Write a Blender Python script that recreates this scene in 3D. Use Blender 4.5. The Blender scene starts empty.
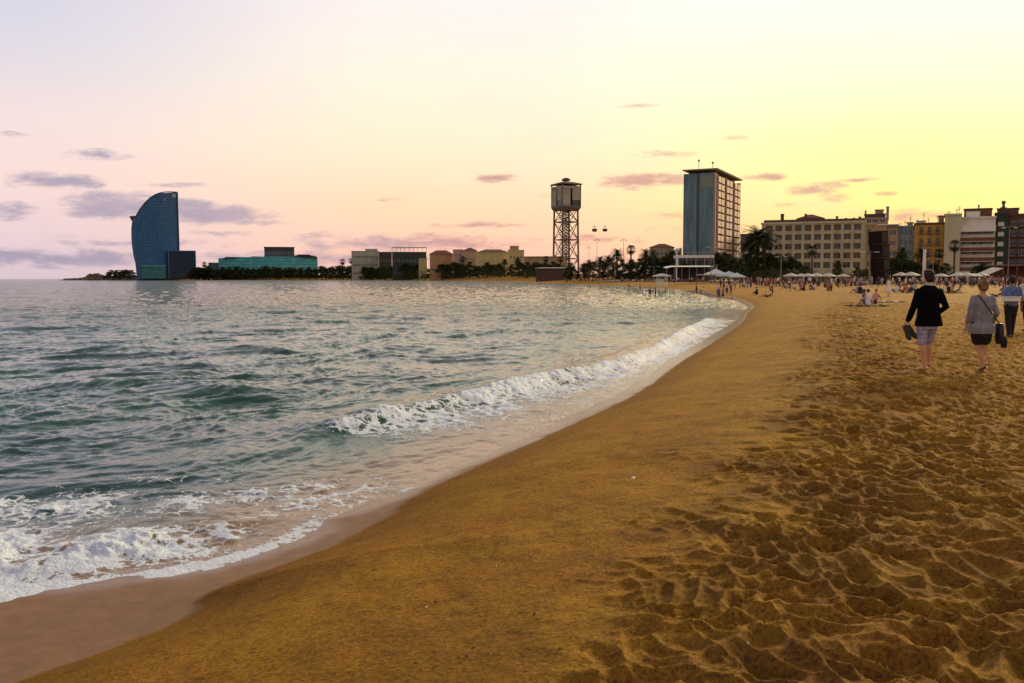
import bpy, bmesh, math, random
import numpy as np
from mathutils import Vector, Matrix
R = math.radians
random.seed(7)
scene = bpy.context.scene
COL = scene.collection

# ------------------------------------------------------------------ camera geometry
F = 887.0; TH = math.atan(64.0/F); ROLL = R(0.13); EYE = 2.6
CT, ST = math.cos(TH), math.sin(TH)
def fixpy(px, py): return py + (px-512)*math.tan(ROLL)
def X(px, y, v=0.0):
    return (px-512)/F*y*(CT + 0.0)
def Zat(px, py, y):
    v = (341.5-fixpy(px, py))/F
    return EYE + y*(-ST+v*CT)/(CT+v*ST)
def unproj(px, py, z):
    v = (341.5-fixpy(px, py))/F; u = (px-512)/F
    dy = CT+v*ST; dz = -ST+v*CT
    t = (z-EYE)/dz
    return (u*t, dy*t)

# ------------------------------------------------------------------ numpy noise
def _h(xi, yi, s):
    h = (xi*374761393 + yi*668265263 + s*974634777) & 0xffffffff
    h = ((h ^ (h >> 13))*1274126177) & 0xffffffff
    h = (h ^ (h >> 16)) & 0xffffffff
    return h/4294967295.0
def vn(x, y, s=0):
    xf = np.floor(x); yf = np.floor(y); xi = xf.astype(np.int64); yi = yf.astype(np.int64)
    u = x-xf; v = y-yf
    u = u*u*u*(u*(u*6-15)+10); v = v*v*v*(v*(v*6-15)+10)
    a = _h(xi, yi, s); b = _h(xi+1, yi, s); c = _h(xi, yi+1, s); d = _h(xi+1, yi+1, s)
    return (a*(1-u)+b*u)*(1-v)+(c*(1-u)+d*u)*v
def fbm(x, y, o=4, s=0):
    t = 0; a = 0.5; n = 0
    for k in range(o):
        t = t + a*vn(x*2**k+17.3*k, y*2**k-9.1*k, s+k); n += a; a *= 0.5
    return t/n
def worley(x, y, s=0):
    xi = np.floor(x).astype(np.int64); yi = np.floor(y).astype(np.int64)
    f1 = np.full(x.shape, 9.0); f2 = np.full(x.shape, 9.0); idv = np.zeros(x.shape)
    for i in (-1, 0, 1):
        for j in (-1, 0, 1):
            cx = xi+i; cy = yi+j
            px_ = cx+0.1+0.8*_h(cx, cy, s); py_ = cy+0.1+0.8*_h(cx, cy, s+7)
            d = np.hypot(x-px_, y-py_)
            m = d < f1
            f2 = np.where(m, f1, np.minimum(f2, d))
            idv = np.where(m, _h(cx, cy, s+13), idv)
            f1 = np.where(m, d, f1)
    return f1, f2, idv
def sstep(a, b, x):
    t = np.clip((x-a)/(b-a), 0, 1); return t*t*(3-2*t)

# ------------------------------------------------------------------ shoreline (plan view, metres)
S_near = [unproj(*p, 0.0) for p in [(0,588),(60,584),(110,577),(160,572),(210,566),(255,552),(300,535),(309,520),(334,514),(370,503),(405,491),(444,472),(484,455),(522,438),(570,415),(604,399),(640,379),(672,356),(700,341),(734,321),(741,313),(746,306),(728,299.5),(705,296.5),(688,293),(640,288),(600,286)]]
W_near = [unproj(*p, 0.1) for p in [(-60,712),(20,680),(129,641),(187,613),(210,590),(312,553),(371,524),(404,500),(444,481),(484,463),(526,445),(577,422),(610,407),(646,387),(680,362),(708,345),(741,322),(746,313),(752,305),(735,298),(716,294.5),(697,291),(645,286.7),(603,285)]]
def far(pl, off): return [(X(px, d), d+off) for px, d in pl]
farS = [(560,360),(530,450),(500,560),(450,760),(400,950),(330,1100),(230,1200),(120,1280),(66,1300)]
S_line = [(-200,-3000),(-45,-60),(-20,-8),(-9,3.5),(-6.2,6.4)] + S_near + far(farS, 0)
W_line = [(-190,-3000),(-42,-62),(-17,-11),(-7.5,0.8)] + W_near + far(farS, 7)
TAIL = [(-560,1420),(-300,2000),(900,7000),(9000,7000),(9000,-3000)]
def smooth_line(p):
    p = np.array(p); out = []
    for i in range(len(p)-1):
        p0 = p[max(i-1,0)]; p1 = p[i]; p2 = p[i+1]; p3 = p[min(i+2,len(p)-1)]
        n = 4; L = np.hypot(*(p2-p1))
        okc = L < 60 and np.hypot(*(p1-p0)) < 3.0*L+.01 and np.hypot(*(p3-p2)) < 3.0*L+.01
        for k in range(n):
            t = k/n
            out.append(0.5*((2*p1)+(-p0+p2)*t+(2*p0-5*p1+4*p2-p3)*t*t+(-p0+3*p1-3*p2+p3)*t**3) if okc else p1+(p2-p1)*t)
    out.append(p[-1]); return np.array(out)
S_line = smooth_line(S_line); W_line = smooth_line(W_line)
def line_dist(x, y, L):
    best = np.full(x.shape, 1e9)
    for a, b in zip(L[:-1], L[1:]):
        ex, ey = b[0]-a[0], b[1]-a[1]; l2 = ex*ex+ey*ey+1e-12
        t = np.clip(((x-a[0])*ex+(y-a[1])*ey)/l2, 0, 1)
        best = np.minimum(best, (x-a[0]-t*ex)**2+(y-a[1]-t*ey)**2)
    return np.sqrt(best)
def inside(x, y, P):
    c = np.zeros(x.shape, bool); n = len(P)
    for i in range(n):
        x1, y1 = P[i]; x2, y2 = P[(i+1) % n]
        if y1 == y2: continue
        m = ((y1 > y) != (y2 > y)) & (x < (x2-x1)*(y-y1)/(y2-y1)+x1)
        c ^= m
    return c
def sdist(x, y, L):
    return np.where(inside(x, y, list(map(tuple, L))+TAIL), 1, -1)*line_dist(x, y, L)
def crest_dist(x, y, L):
    """distance to a crest line, signed (+ on the shore side), and the parameter along it"""
    best = np.full(x.shape, 1e9); sg = np.ones(x.shape); tt = np.zeros(x.shape)
    n = len(L)-1
    for i in range(n):
        a, b = L[i], L[i+1]
        ex, ey = b[0]-a[0], b[1]-a[1]; l2 = ex*ex+ey*ey
        t = np.clip(((x-a[0])*ex+(y-a[1])*ey)/l2, 0, 1)
        qx = x-a[0]-t*ex; qy = y-a[1]-t*ey; d2 = qx*qx+qy*qy
        m = d2 < best
        best = np.where(m, d2, best); sg = np.where(m, np.sign(qx*ey-qy*ex), sg); tt = np.where(m, (i+t)/n, tt)
    return np.sqrt(best)*sg, tt

def land_base(x, y):
    r = np.hypot(x, y)
    ds = sdist(x, y, S_line); dw = sdist(x, y, W_line)
    wob = (fbm(x*0.35, y*0.35, 3, 3)-0.5)
    Wd = 4.4+np.maximum(r-35, 0)*0.06
    t = np.clip(dw/Wd, 0, 1)
    z = 0.1+0.84*(1-(1-t)**1.9)
    z = z+wob*0.10*sstep(1, 6, dw)
    far_ = sstep(260, 700, r)*sstep(5, 70, dw)*4.2
    z = z+far_
    zb = 0.1*np.clip(ds/np.maximum(ds-dw, 1e-3), 0, 1)
    z = np.where(dw > 0, z, np.where(ds > 0, zb, np.maximum(ds*0.085, -4.0)))
    return z, ds, dw, r
def ground_z(x, y):
    z, *_ = land_base(np.array([float(x)]), np.array([float(y)])); return float(z[0])

# ------------------------------------------------------------------ material helpers
def newmat(name):
    m = bpy.data.materials.new(name); m.use_nodes = True
    nt = m.node_tree; b = nt.nodes['Principled BSDF']; return m, nt, b
def N(nt, t, **kw):
    n = nt.nodes.new(t)
    for k, v in kw.items(): setattr(n, k, v)
    return n
def lk(nt, a, b): nt.links.new(a, b)
def math_(nt, op, a, b=None, c=None, clamp=False):
    n = nt.nodes.new('ShaderNodeMath'); n.operation = op; n.use_clamp = clamp
    for i, v in enumerate((a, b, c)):
        if v is None: continue
        if isinstance(v, (int, float)): n.inputs[i].default_value = v
        else: nt.links.new(v, n.inputs[i])
    return n.outputs[0]
def mixc(nt, f, a, b, blend='MIX'):
    n = nt.nodes.new('ShaderNodeMix'); n.data_type = 'RGBA'; n.blend_type = blend
    for s, v in ((n.inputs[0], f), (n.inputs[6], a), (n.inputs[7], b)):
        if isinstance(v, (int, float)): s.default_value = v
        elif isinstance(v, tuple): s.default_value = (*v[:3], 1)
        else: nt.links.new(v, s)
    return n.outputs[2]
def maprange(nt, v, a, b, c=0.0, d=1.0, smooth=True):
    n = nt.nodes.new('ShaderNodeMapRange'); n.interpolation_type = 'SMOOTHSTEP' if smooth else 'LINEAR'
    nt.links.new(v, n.inputs[0])
    for i, q in enumerate((a, b, c, d)): n.inputs[i+1].default_value = q
    return n.outputs[0]
def noise(nt, vec, scale, detail=4, rough=0.55, dist=0.0):
    n = nt.nodes.new('ShaderNodeTexNoise'); n.inputs['Scale'].default_value = scale
    n.inputs['Detail'].default_value = detail; n.inputs['Roughness'].default_value = rough
    n.inputs['Distortion'].default_value = dist
    if vec is not None: nt.links.new(vec, n.inputs['Vector'])
    return n.outputs[0]
MATS = {}
def mat(name, col, rough=0.8, var=0.25, scale=1.5, bump=0.0, metallic=0.0, col2=None, streak=False):
    """weathered plain material: two tones by noise, optional fine bump"""
    if name in MATS: return MATS[name]
    m, nt, b = newmat(name)
    tc = N(nt, 'ShaderNodeTexCoord').outputs['Object']
    vec = tc
    if streak:
        mp = N(nt, 'ShaderNodeMapping'); mp.inputs['Scale'].default_value = (1, 1, 0.15); lk(nt, tc, mp.inputs[0]); vec = mp.outputs[0]
    n1 = noise(nt, vec, scale, 5, 0.6)
    f = maprange(nt, n1, 0.3, 0.7)
    c2 = col2 or tuple(c*(1-var) for c in col)
    lk(nt, mixc(nt, f, col, c2), b.inputs['Base Color'])
    b.inputs['Roughness'].default_value = rough; b.inputs['Metallic'].default_value = metallic
    if bump:
        bp = N(nt, 'ShaderNodeBump'); bp.inputs['Strength'].default_value = 0.6; bp.inputs['Distance'].default_value = bump
        lk(nt, noise(nt, tc, scale*12, 4), bp.inputs['Height']); lk(nt, bp.outputs[0], b.inputs['Normal'])
    MATS[name] = m; return m
def glassmat(name, col, rough=0.12, fx=3.0, fz=3.4, frame=(0.05,0.07,0.08), w=0.06, spec=0.3, metallic=0.0, var=0.5):
    """curtain-wall glass: mullion grid and per-pane tone"""
    if name in MATS: return MATS[name]
    m, nt, b = newmat(name)
    tc = N(nt, 'ShaderNodeTexCoord').outputs['Object']
    sp = N(nt, 'ShaderNodeSeparateXYZ'); lk(nt, tc, sp.inputs[0])
    sx = math_(nt, 'ADD', sp.outputs[0], math_(nt, 'MULTIPLY', sp.outputs[1], 1.0))
    gx = math_(nt, 'DIVIDE', sx, fx); gz = math_(nt, 'DIVIDE', sp.outputs[2], fz)
    ex = math_(nt, 'LESS_THAN', math_(nt, 'FRACT', gx), w); ez = math_(nt, 'LESS_THAN', math_(nt, 'FRACT', gz), w*2.2)
    e = math_(nt, 'MAXIMUM', ex, ez)
    cv = N(nt, 'ShaderNodeCombineXYZ'); lk(nt, math_(nt, 'FLOOR', gx), cv.inputs[0]); lk(nt, math_(nt, 'FLOOR', gz), cv.inputs[1])
    wn = N(nt, 'ShaderNodeTexWhiteNoise'); lk(nt, cv.outputs[0], wn.inputs[0])
    t = mixc(nt, math_(nt, 'MULTIPLY', wn.outputs[0], var), col, tuple(c*0.35 for c in col))
    lk(nt, mixc(nt, e, t, frame), b.inputs['Base Color'])
    b.inputs['Roughness'].default_value = rough; b.inputs['Specular IOR Level'].default_value = spec; b.inputs['Metallic'].default_value = metallic
    MATS[name] = m; return m

M_pane = mat('window_glass', (0.03,0.035,0.04), 0.08, 0.3, 0.4)
M_shut = mat('brown_shutter', (0.13,0.085,0.035), 0.7, 0.3)
M_frame = mat('pale_frame', (0.55,0.52,0.46), 0.6, 0.2)
M_white = mat('white_paint', (0.74,0.73,0.70), 0.55, 0.15, 2.0)
M_steel = mat('grey_steel', (0.22,0.22,0.23), 0.5, 0.3, 2.0, metallic=0.3)
M_dark = mat('dark_metal', (0.04,0.035,0.04), 0.5, 0.3, 2.0, metallic=0.4)
M_tower = mat('tower_steel', (0.13,0.11,0.11), 0.6, 0.3, 0.6)
M_trunk = mat('bark', (0.10,0.065,0.04), 0.95, 0.4, 3.0, bump=0.02)
M_roofred = mat('clay_roof', (0.22,0.08,0.045), 0.85, 0.35, 1.0)
M_concrete = mat('concrete', (0.30,0.27,0.23), 0.9, 0.25, 0.8, bump=0.01)
M_canvas = mat('white_canvas', (0.52,0.50,0.45), 0.8, 0.1, 2.0)
def leafmat(name, c1, c2):
    m, nt, b = newmat(name)
    tc = N(nt, 'ShaderNodeTexCoord').outputs['Object']
    f = maprange(nt, noise(nt, tc, 0.9, 4, 0.65), 0.35, 0.65)
    g = N(nt, 'ShaderNodeNewGeometry')
    lk(nt, mixc(nt, math_(nt, 'MULTIPLY', math_(nt, 'ADD', f, g.outputs['Random Per Island']), 0.5), c1, c2), b.inputs['Base Color'])
    b.inputs['Roughness'].default_value = 0.85; b.inputs['Specular IOR Level'].default_value = .15
    MATS[name] = m; return m
M_leaf = leafmat('tree_leaves', (0.014,0.026,0.009), (0.07,0.09,0.024))
M_palm = leafmat('palm_leaves', (0.014,0.022,0.009), (0.05,0.055,0.018))

# ------------------------------------------------------------------ object helpers
def tag(o, label=None, cat=None, group=None, kind=None):
    if label: o['label'] = label
    if cat: o['category'] = cat
    if group: o['group'] = group
    if kind: o['kind'] = kind
    return o
def empty(name, loc=(0,0,0), rz=0.0, parent=None):
    o = bpy.data.objects.new(name, None); COL.objects.link(o); o.location = loc; o.rotation_euler = (0,0,rz)
    o.empty_display_size = 0.3
    if parent: o.parent = parent
    return o
def build(name, bm, m, parent=None, smooth=False, loc=None):
    me = bpy.data.meshes.new(name); bm.normal_update(); bm.to_mesh(me); bm.free()
    for q in (m if isinstance(m, (list, tuple)) else [m]): me.materials.append(q)
    if smooth: me.polygons.foreach_set('use_smooth', [True]*len(me.polygons))
    o = bpy.data.objects.new(name, me); COL.objects.link(o)
    if parent: o.parent = parent
    if loc: o.location = loc
    return o
def kids(o): return [c for c in CH.get(o.name, [])]
def copy_tree(o, parent=None):
    c = o.copy(); COL.objects.link(c)
    if parent: c.parent = parent
    for ch in list(o.children): copy_tree(ch, c)
    return c
def box(bm, x0, x1, y0, y1, z0, z1, M=None):
    vs = [bm.verts.new((x, y, z)) for z in (z0, z1) for x, y in ((x0,y0),(x1,y0),(x1,y1),(x0,y1))]
    if M is not None:
        for v in vs: v.co = M @ v.co
    for f in ((3,2,1,0),(4,5,6,7),(0,1,5,4),(1,2,6,5),(2,3,7,6),(3,0,4,7)): bm.faces.new([vs[i] for i in f])
    return vs
def B(*a, M=None):
    bm = bmesh.new(); box(bm, *a, M=M); return bm
def ring_loft(bm, rings, cap=True):
    L = [[bm.verts.new(p) for p in r] for r in rings]
    n = len(L[0])
    for a, b in zip(L[:-1], L[1:]):
        for i in range(n): bm.faces.new((a[i], a[(i+1) % n], b[(i+1) % n], b[i]))
    if cap:
        bm.faces.new(L[0][::-1]); bm.faces.new(L[-1])
def tube(bm, pts, rs, n=8, cap=True):
    pts = [Vector(p) for p in pts]
    if isinstance(rs, (int, float)): rs = [rs]*len(pts)
    rings = []
    d0 = (pts[1]-pts[0]).normalized()
    ref = Vector((0,0,1)) if abs(d0.z) < 0.9 else Vector((1,0,0))
    u = d0.cross(ref).normalized()
    for i, p in enumerate(pts):
        d = (pts[min(i+1, len(pts)-1)]-pts[max(i-1, 0)]).normalized()
        u = (u-d*u.dot(d)).normalized(); v = d.cross(u)
        rings.append([p+(u*math.cos(2*math.pi*k/n)+v*math.sin(2*math.pi*k/n))*rs[i] for k in range(n)])
    ring_loft(bm, rings, cap)
def lathe(bm, prof, n=16, c=(0,0)):
    rings = [[(c[0]+r*math.cos(2*math.pi*k/n), c[1]+r*math.sin(2*math.pi*k/n), z) for k in range(n)] for r, z in prof]
    ring_loft(bm, rings)
def wall_open(bm, w, z0, z1, ops, y=0.0, dep=0.3):
    """front wall sheet (facing -y) with real openings and reveals"""
    xs = sorted({0, w} | {round(o[0],3) for o in ops} | {round(o[1],3) for o in ops})
    zs = sorted({z0, z1} | {round(o[2],3) for o in ops} | {round(o[3],3) for o in ops})
    V = {}
    def vt(x, z, yy):
        k = (x, z, yy)
        if k not in V: V[k] = bm.verts.new((x, yy, z))
        return V[k]
    for i in range(len(xs)-1):
        for j in range(len(zs)-1):
            cx = (xs[i]+xs[i+1])/2; cz = (zs[j]+zs[j+1])/2
            if any(o[0] < cx < o[1] and o[2] < cz < o[3] for o in ops): continue
            bm.faces.new((vt(xs[i],zs[j],y), vt(xs[i+1],zs[j],y), vt(xs[i+1],zs[j+1],y), vt(xs[i],zs[j+1],y)))
    for a, b, c, d in ops:
        a, b, c, d = round(a,3), round(b,3), round(c,3), round(d,3)
        P = [(a,c),(b,c),(b,d),(a,d)]
        for k in range(4):
            p, q = P[k], P[(k+1) % 4]
            vs = [bm.verts.new((p[0],y,p[1])), bm.verts.new((q[0],y,q[1])), bm.verts.new((q[0],y+dep,q[1])), bm.verts.new((p[0],y+dep,p[1]))]
            bm.faces.new(vs)
def shell(bm, w, d, z0, z1, ops):
    """building shell: front with openings, other walls and top plain"""
    wall_open(bm, w, z0, z1, ops)
    for q in ([(w,0,z0),(w,d,z0),(w,d,z1),(w,0,z1)], [(w,d,z0),(0,d,z0),(0,d,z1),(w,d,z1)], [(0,d,z0),(0,0,z0),(0,0,z1),(0,d,z1)], [(0,0,z1),(w,0,z1),(w,d,z1),(0,d,z1)]):
        bm.faces.new([bm.verts.new(p) for p in q])

def ordinal(i, n, what):
    cnt = None
    W = ['first','second','third','fourth','fifth','sixth','seventh','eighth','ninth','tenth','eleventh','twelfth','thirteenth','fourteenth','fifteenth','sixteenth','seventeenth','eighteenth','nineteenth','twentieth','twenty-first','twenty-second','twenty-third','twenty-fourth','twenty-fifth','twenty-sixth']
    C = ['zero','one','two','three','four','five','six','seven','eight','nine','ten','eleven','twelve','thirteen','fourteen','fifteen','sixteen','seventeen','eighteen','nineteen','twenty']
    cn = C[n] if n < len(C) else 'many'
    if i == 0: return 'leftmost of the %s %s' % (cn, what)
    if i == n-1: return 'rightmost of the %s %s' % (cn, what)
    if i > n/2: return '%s from right of the %s %s' % (W[n-1-i], cn, what)
    return '%s from left of the %s %s' % (W[i], cn, what)
REG = {}   # (group, singular, plural, place) -> [(px, obj)]
def reg(o, sing, plur, cat, group, px, place):
    tag(o, None, cat, group); REG.setdefault((sing, plur, place), []).append((px, o))
def finish_labels():
    for (sing, plur, place), L in REG.items():
        L.sort(key=lambda t: t[0]); n = len(L)
        for i, (px, o) in enumerate(L):
            o['label'] = '%s %s' % (sing, place) if n == 1 else ordinal(i, n, plur)+' '+place
            if len(o['label'].split()) > 16: o['label'] = o['label'].replace(o['label'].split(' of the ')[1].split()[0]+' ', '', 1)
def place_of(px):
    for a, b, t in ((0,205,'beside the sail-shaped hotel'),(205,262,"before teal building's left half"),(262,325,"before teal building's right half"),(325,430,'by the far-shore pale blocks'),
                    (430,545,'before the long ochre building'),(545,600,'around the cable car tower'),(600,676,'between tower and slab block'),
                    (676,745,'below the slab block'),(745,800,"before cream block's left"),(800,868,"before cream block's right"),(868,895,'beside the leaning dark monument'),
                    (895,945,'before the ochre facade'),(945,994,'before the white balcony block'),(994,1400,'before the dark brown block')):
        if a <= px < b: return t
    return 'on the beach'

# ------------------------------------------------------------------ people
def stations_tube(pts, rs):
    return ('t', pts, rs)
def add_piece(bm, pc, grow=0.0, n=10):
    kind = pc[0]
    if kind == 't':
        rs = [r+grow for r in pc[2]]
        tube(bm, pc[1], rs, n)
        for p, r in ((pc[1][0], rs[0]), (pc[1][-1], rs[-1])):
            bmesh.ops.create_icosphere(bm, subdivisions=2, radius=r*0.99, matrix=Matrix.Translation(p))
    elif kind == 'e':   # torso style: list of (cx,cy,cz,rx,ry,yaw)
        rings = []
        for (cx, cy, cz, rx, ry, yw) in pc[1]:
            rings.append([(cx+math.cos(yw)*(rx+grow)*math.cos(a)-math.sin(yw)*(ry+grow)*math.sin(a), cy+math.sin(yw)*(rx+grow)*math.cos(a)+math.cos(yw)*(ry+grow)*math.sin(a), cz) for a in [2*math.pi*k/16 for k in range(16)]])
        ring_loft(bm, rings)
    elif kind == 's':   # ellipsoid centre, radii
        c, r = pc[1], pc[2]
        bmesh.ops.create_icosphere(bm, subdivisions=3, radius=1.0, matrix=Matrix.Translation(c) @ Matrix.Diagonal((r[0]+grow, r[1]+grow, r[2]+grow, 1)))
def remesh(name, bm, voxel, smooth=2):
    me = bpy.data.meshes.new('tmp'); bm.to_mesh(me); bm.free()
    o = bpy.data.objects.new('tmp', me); COL.objects.link(o)
    md = o.modifiers.new('r', 'REMESH'); md.mode = 'VOXEL'; md.voxel_size = voxel; md.use_smooth_shade = True
    if smooth:
        s = o.modifiers.new('s', 'SMOOTH'); s.iterations = smooth; s.factor = 0.5
    dg = bpy.context.evaluated_depsgraph_get()
    out = bpy.data.meshes.new_from_object(o.evaluated_get(dg)); out.name = name
    bpy.data.objects.remove(o); bpy.data.meshes.remove(me)
    return out
def seg_d(P, a, b):
    a = np.array(a); b = np.array(b); e = b-a; t = np.clip(((P-a)@e)/(e@e+1e-9), 0, 1)
    return np.linalg.norm(P-a-t[:,None]*e, axis=1)
def piece_d(P, pc):
    if pc[0] == 't':
        best = None
        for i in range(len(pc[1])-1):
            d = seg_d(P, pc[1][i], pc[1][i+1])/((pc[2][i]+pc[2][i+1])/2)
            best = d if best is None else np.minimum(best, d)
        return best
    if pc[0] == 'e':
        best = None
        for i in range(len(pc[1])-1):
            a, b = pc[1][i], pc[1][i+1]
            Q = P.copy(); cz = np.clip(Q[:,2], min(a[2],b[2]), max(a[2],b[2]))
            t = (cz-a[2])/(b[2]-a[2]+1e-9)
            rx = a[3]+(b[3]-a[3])*t; ry = a[4]+(b[4]-a[4])*t; cx = a[0]+(b[0]-a[0])*t; cy = a[1]+(b[1]-a[1])*t
            d = np.sqrt(((Q[:,0]-cx)/rx)**2+((Q[:,1]-cy)/ry)**2+((Q[:,2]-cz)/np.minimum(rx,ry))**2)
            best = d if best is None else np.minimum(best, d)
        return best
    c = np.array(pc[1]); return np.linalg.norm((P-c)/np.array(pc[2]), axis=1)

def hand(w, d, side, curl=0.5, r=0.0085, L=0.075, palm_n=None):
    """palm + four unequal bent fingers + thumb; w wrist, d pointing direction"""
    w = Vector(w); d = Vector(d).normalized()
    f = Vector((0,1,0)); f = (f-d*f.dot(d)).normalized()      # forward edge of the palm (thumb side)
    n = d.cross(f)*side                                         # palm normal (towards body)
    P = []
    palm_c = w+d*0.05
    P.append(('t', [tuple(w), tuple(w+d*0.02), tuple(palm_c+f*0.018)], [0.024, 0.024, 0.02]))
    P.append(('t', [tuple(w+d*0.02-f*0.012), tuple(w+d*0.085-f*0.022)], [0.017, 0.014]))
    P.append(('t', [tuple(w+d*0.02+f*0.012), tuple(w+d*0.09+f*0.018)], [0.017, 0.014]))
    for k, (off, l) in enumerate(((-0.033,0.75),(-0.011,0.95),(0.011,1.0),(0.032,0.92))):
        a = w+d*0.085+f*off
        b = a+(d*math.cos(curl*0.6)-n*math.sin(curl*0.6)*-1)*L*0.5*l
        c = b+(d*math.cos(curl*1.6)+n*math.sin(curl*1.6))*L*0.5*l
        P.append(('t', [tuple(a-d*0.015), tuple(a), tuple(b), tuple(c)], [r+0.002, r+0.001, r, r*0.8]))
    a = w+d*0.03+f*0.025; b = a+(d*0.6+f*0.7+n*0.2).normalized()*0.035; c = b+(d*0.9+f*0.2+n*0.4).normalized()*0.03
    P.append(('t', [tuple(a-f*0.01), tuple(a), tuple(b), tuple(c)], [0.013, 0.012, 0.010, 0.008]))
    return P
def head_pieces(c, H, yaw=0.0):
    """head facing +y, rotated by yaw about z; c centre"""
    k = H/1.75; cy, sy = math.cos(yaw), math.sin(yaw)
    def q(x, y, z): return (c[0]+(x*cy-y*sy)*k, c[1]+(x*sy+y*cy)*k, c[2]+z*k)
    P = [('s', q(0,-0.008,0.02), (0.076*k, 0.094*k, 0.098*k)), ('s', q(0,0.022,-0.045), (0.056*k, 0.068*k, 0.065*k))]
    P.append(('t', [q(0,0.085,0.02), q(0,0.112,-0.022)], [0.009*k, 0.014*k]))                 # nose
    P.append(('t', [q(-0.022,0.083,-0.058), q(0,0.09,-0.058), q(0.022,0.083,-0.058)], [0.007*k]*3))     # mouth
    P.append(('t', [q(-0.04,0.075,0.028), q(0,0.085,0.03), q(0.04,0.075,0.028)], [0.009*k]*3))   # brow
    for s in (-1, 1):
        P.append(('t', [q(s*0.078,-0.005,0.022), q(s*0.083,-0.012,0.005), q(s*0.077,-0.003,-0.022)], [0.012*k, 0.013*k, 0.009*k]))  # ear
    return P, q

def body_from(J, H, detail):
    """J: joints (hip, knee, ankle, toe, shoulder, elbow, wrist per side, chest line). returns tagged pieces"""
    k = H/1.75; P = []
    for s in 'LR':
        P.append(('leg', ('t', [J['hip'+s], J['kn'+s], J['an'+s]], [0.085*k, 0.055*k, 0.036*k])))
        mid = Vector(J['kn'+s]).lerp(Vector(J['an'+s]), 0.3)
        P.append(('leg', ('t', [J['kn'+s], tuple(mid+Vector((0,-0.012,0))), J['an'+s]], [0.05*k, 0.056*k, 0.034*k])))
        a = Vector(J['an'+s]); t = Vector(J['toe'+s]); heel = a+(a-t).normalized()*0.04*k+Vector((0,0,-0.035*k))
        P.append(('foot', ('t', [tuple(heel), tuple(a.lerp(t,0.4)+Vector((0,0,-0.01))), tuple(t)], [0.032*k, 0.037*k, 0.024*k])))
        P.append(('foot', ('t', [J['an'+s], tuple(a.lerp(t,0.35)), tuple(t)], [0.034*k, 0.03*k, 0.02*k])))
        P.append(('arm', ('t', [J['sh'+s], J['el'+s], J['wr'+s]], [0.052*k, 0.04*k, 0.025*k])))
        if detail:
            d = Vector(J['wr'+s])-Vector(J['el'+s])
            for pc in hand(J['wr'+s], d, -1 if s == 'L' else 1, 0.9 if s in J.get('grip','') else 0.4): P.append(('hand', pc))
        else:
            d = (Vector(J['wr'+s])-Vector(J['el'+s])).normalized()
            P.append(('hand', ('t', [J['wr'+s], tuple(Vector(J['wr'+s])+d*0.13*k)], [0.03*k, 0.025*k])))
    P.append(('torso', ('e', J['torso'])))
    hc = Vector(J['head']); nb = Vector(J['neck'])
    P.append(('neck', ('t', [tuple(nb-Vector((0,0,0.04))), tuple(nb), tuple(hc+Vector((0,-0.005,-0.05)))], [0.07*k, 0.056*k, 0.052*k])))
    hp, q = head_pieces(hc, H, J.get('hyaw', 0.0))
    for pc in hp: P.append(('head', pc))
    J['q'] = q
    return P
def stand_J(H, st=0.10, arm=0.10, fem=False):
    k = H/1.75
    J = {}
    for s, g in (('L',-1),('R',1)):
        ph = st*g
        J['hip'+s] = (g*0.088*k, 0, 0.90*k); J['kn'+s] = (g*0.09*k, ph*1.2+0.02, 0.50*k); J['an'+s] = (g*0.08*k, ph*2.2, 0.085*k); J['toe'+s] = (g*0.095*k, ph*2.2+0.17*k, 0.03*k)
        J['sh'+s] = (g*(0.185 if not fem else 0.165)*k, 0, 1.40*k); J['el'+s] = (g*(0.22+arm*0.5)*k, -0.03-ph*0.6, 1.12*k); J['wr'+s] = (g*(0.23+arm)*k, 0.04-ph*1.2, 0.87*k)
    w = 1.0 if not fem else 0.92
    J['torso'] = [(0,0,0.80*k,0.10*k,0.09*k,0),(0,0,0.87*k,0.165*k,0.115*k,0),(0,0.0,0.97*k,(0.16 if not fem else 0.172)*k,0.115*k,0),(0,0.005,1.10*k,0.142*k*w,0.10*k,0),(0,0.01,1.25*k,0.17*k*w,0.115*k,0),(0,0,1.36*k,0.19*k*w,0.105*k,0),(0,-0.005,1.43*k,0.15*k*w,0.085*k,0),(0,-0.005,1.475*k,0.07*k,0.06*k,0)]
    J['neck'] = (0,-0.01,1.46*k); J['head'] = (0,0.015,1.625*k)
    return J

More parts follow.
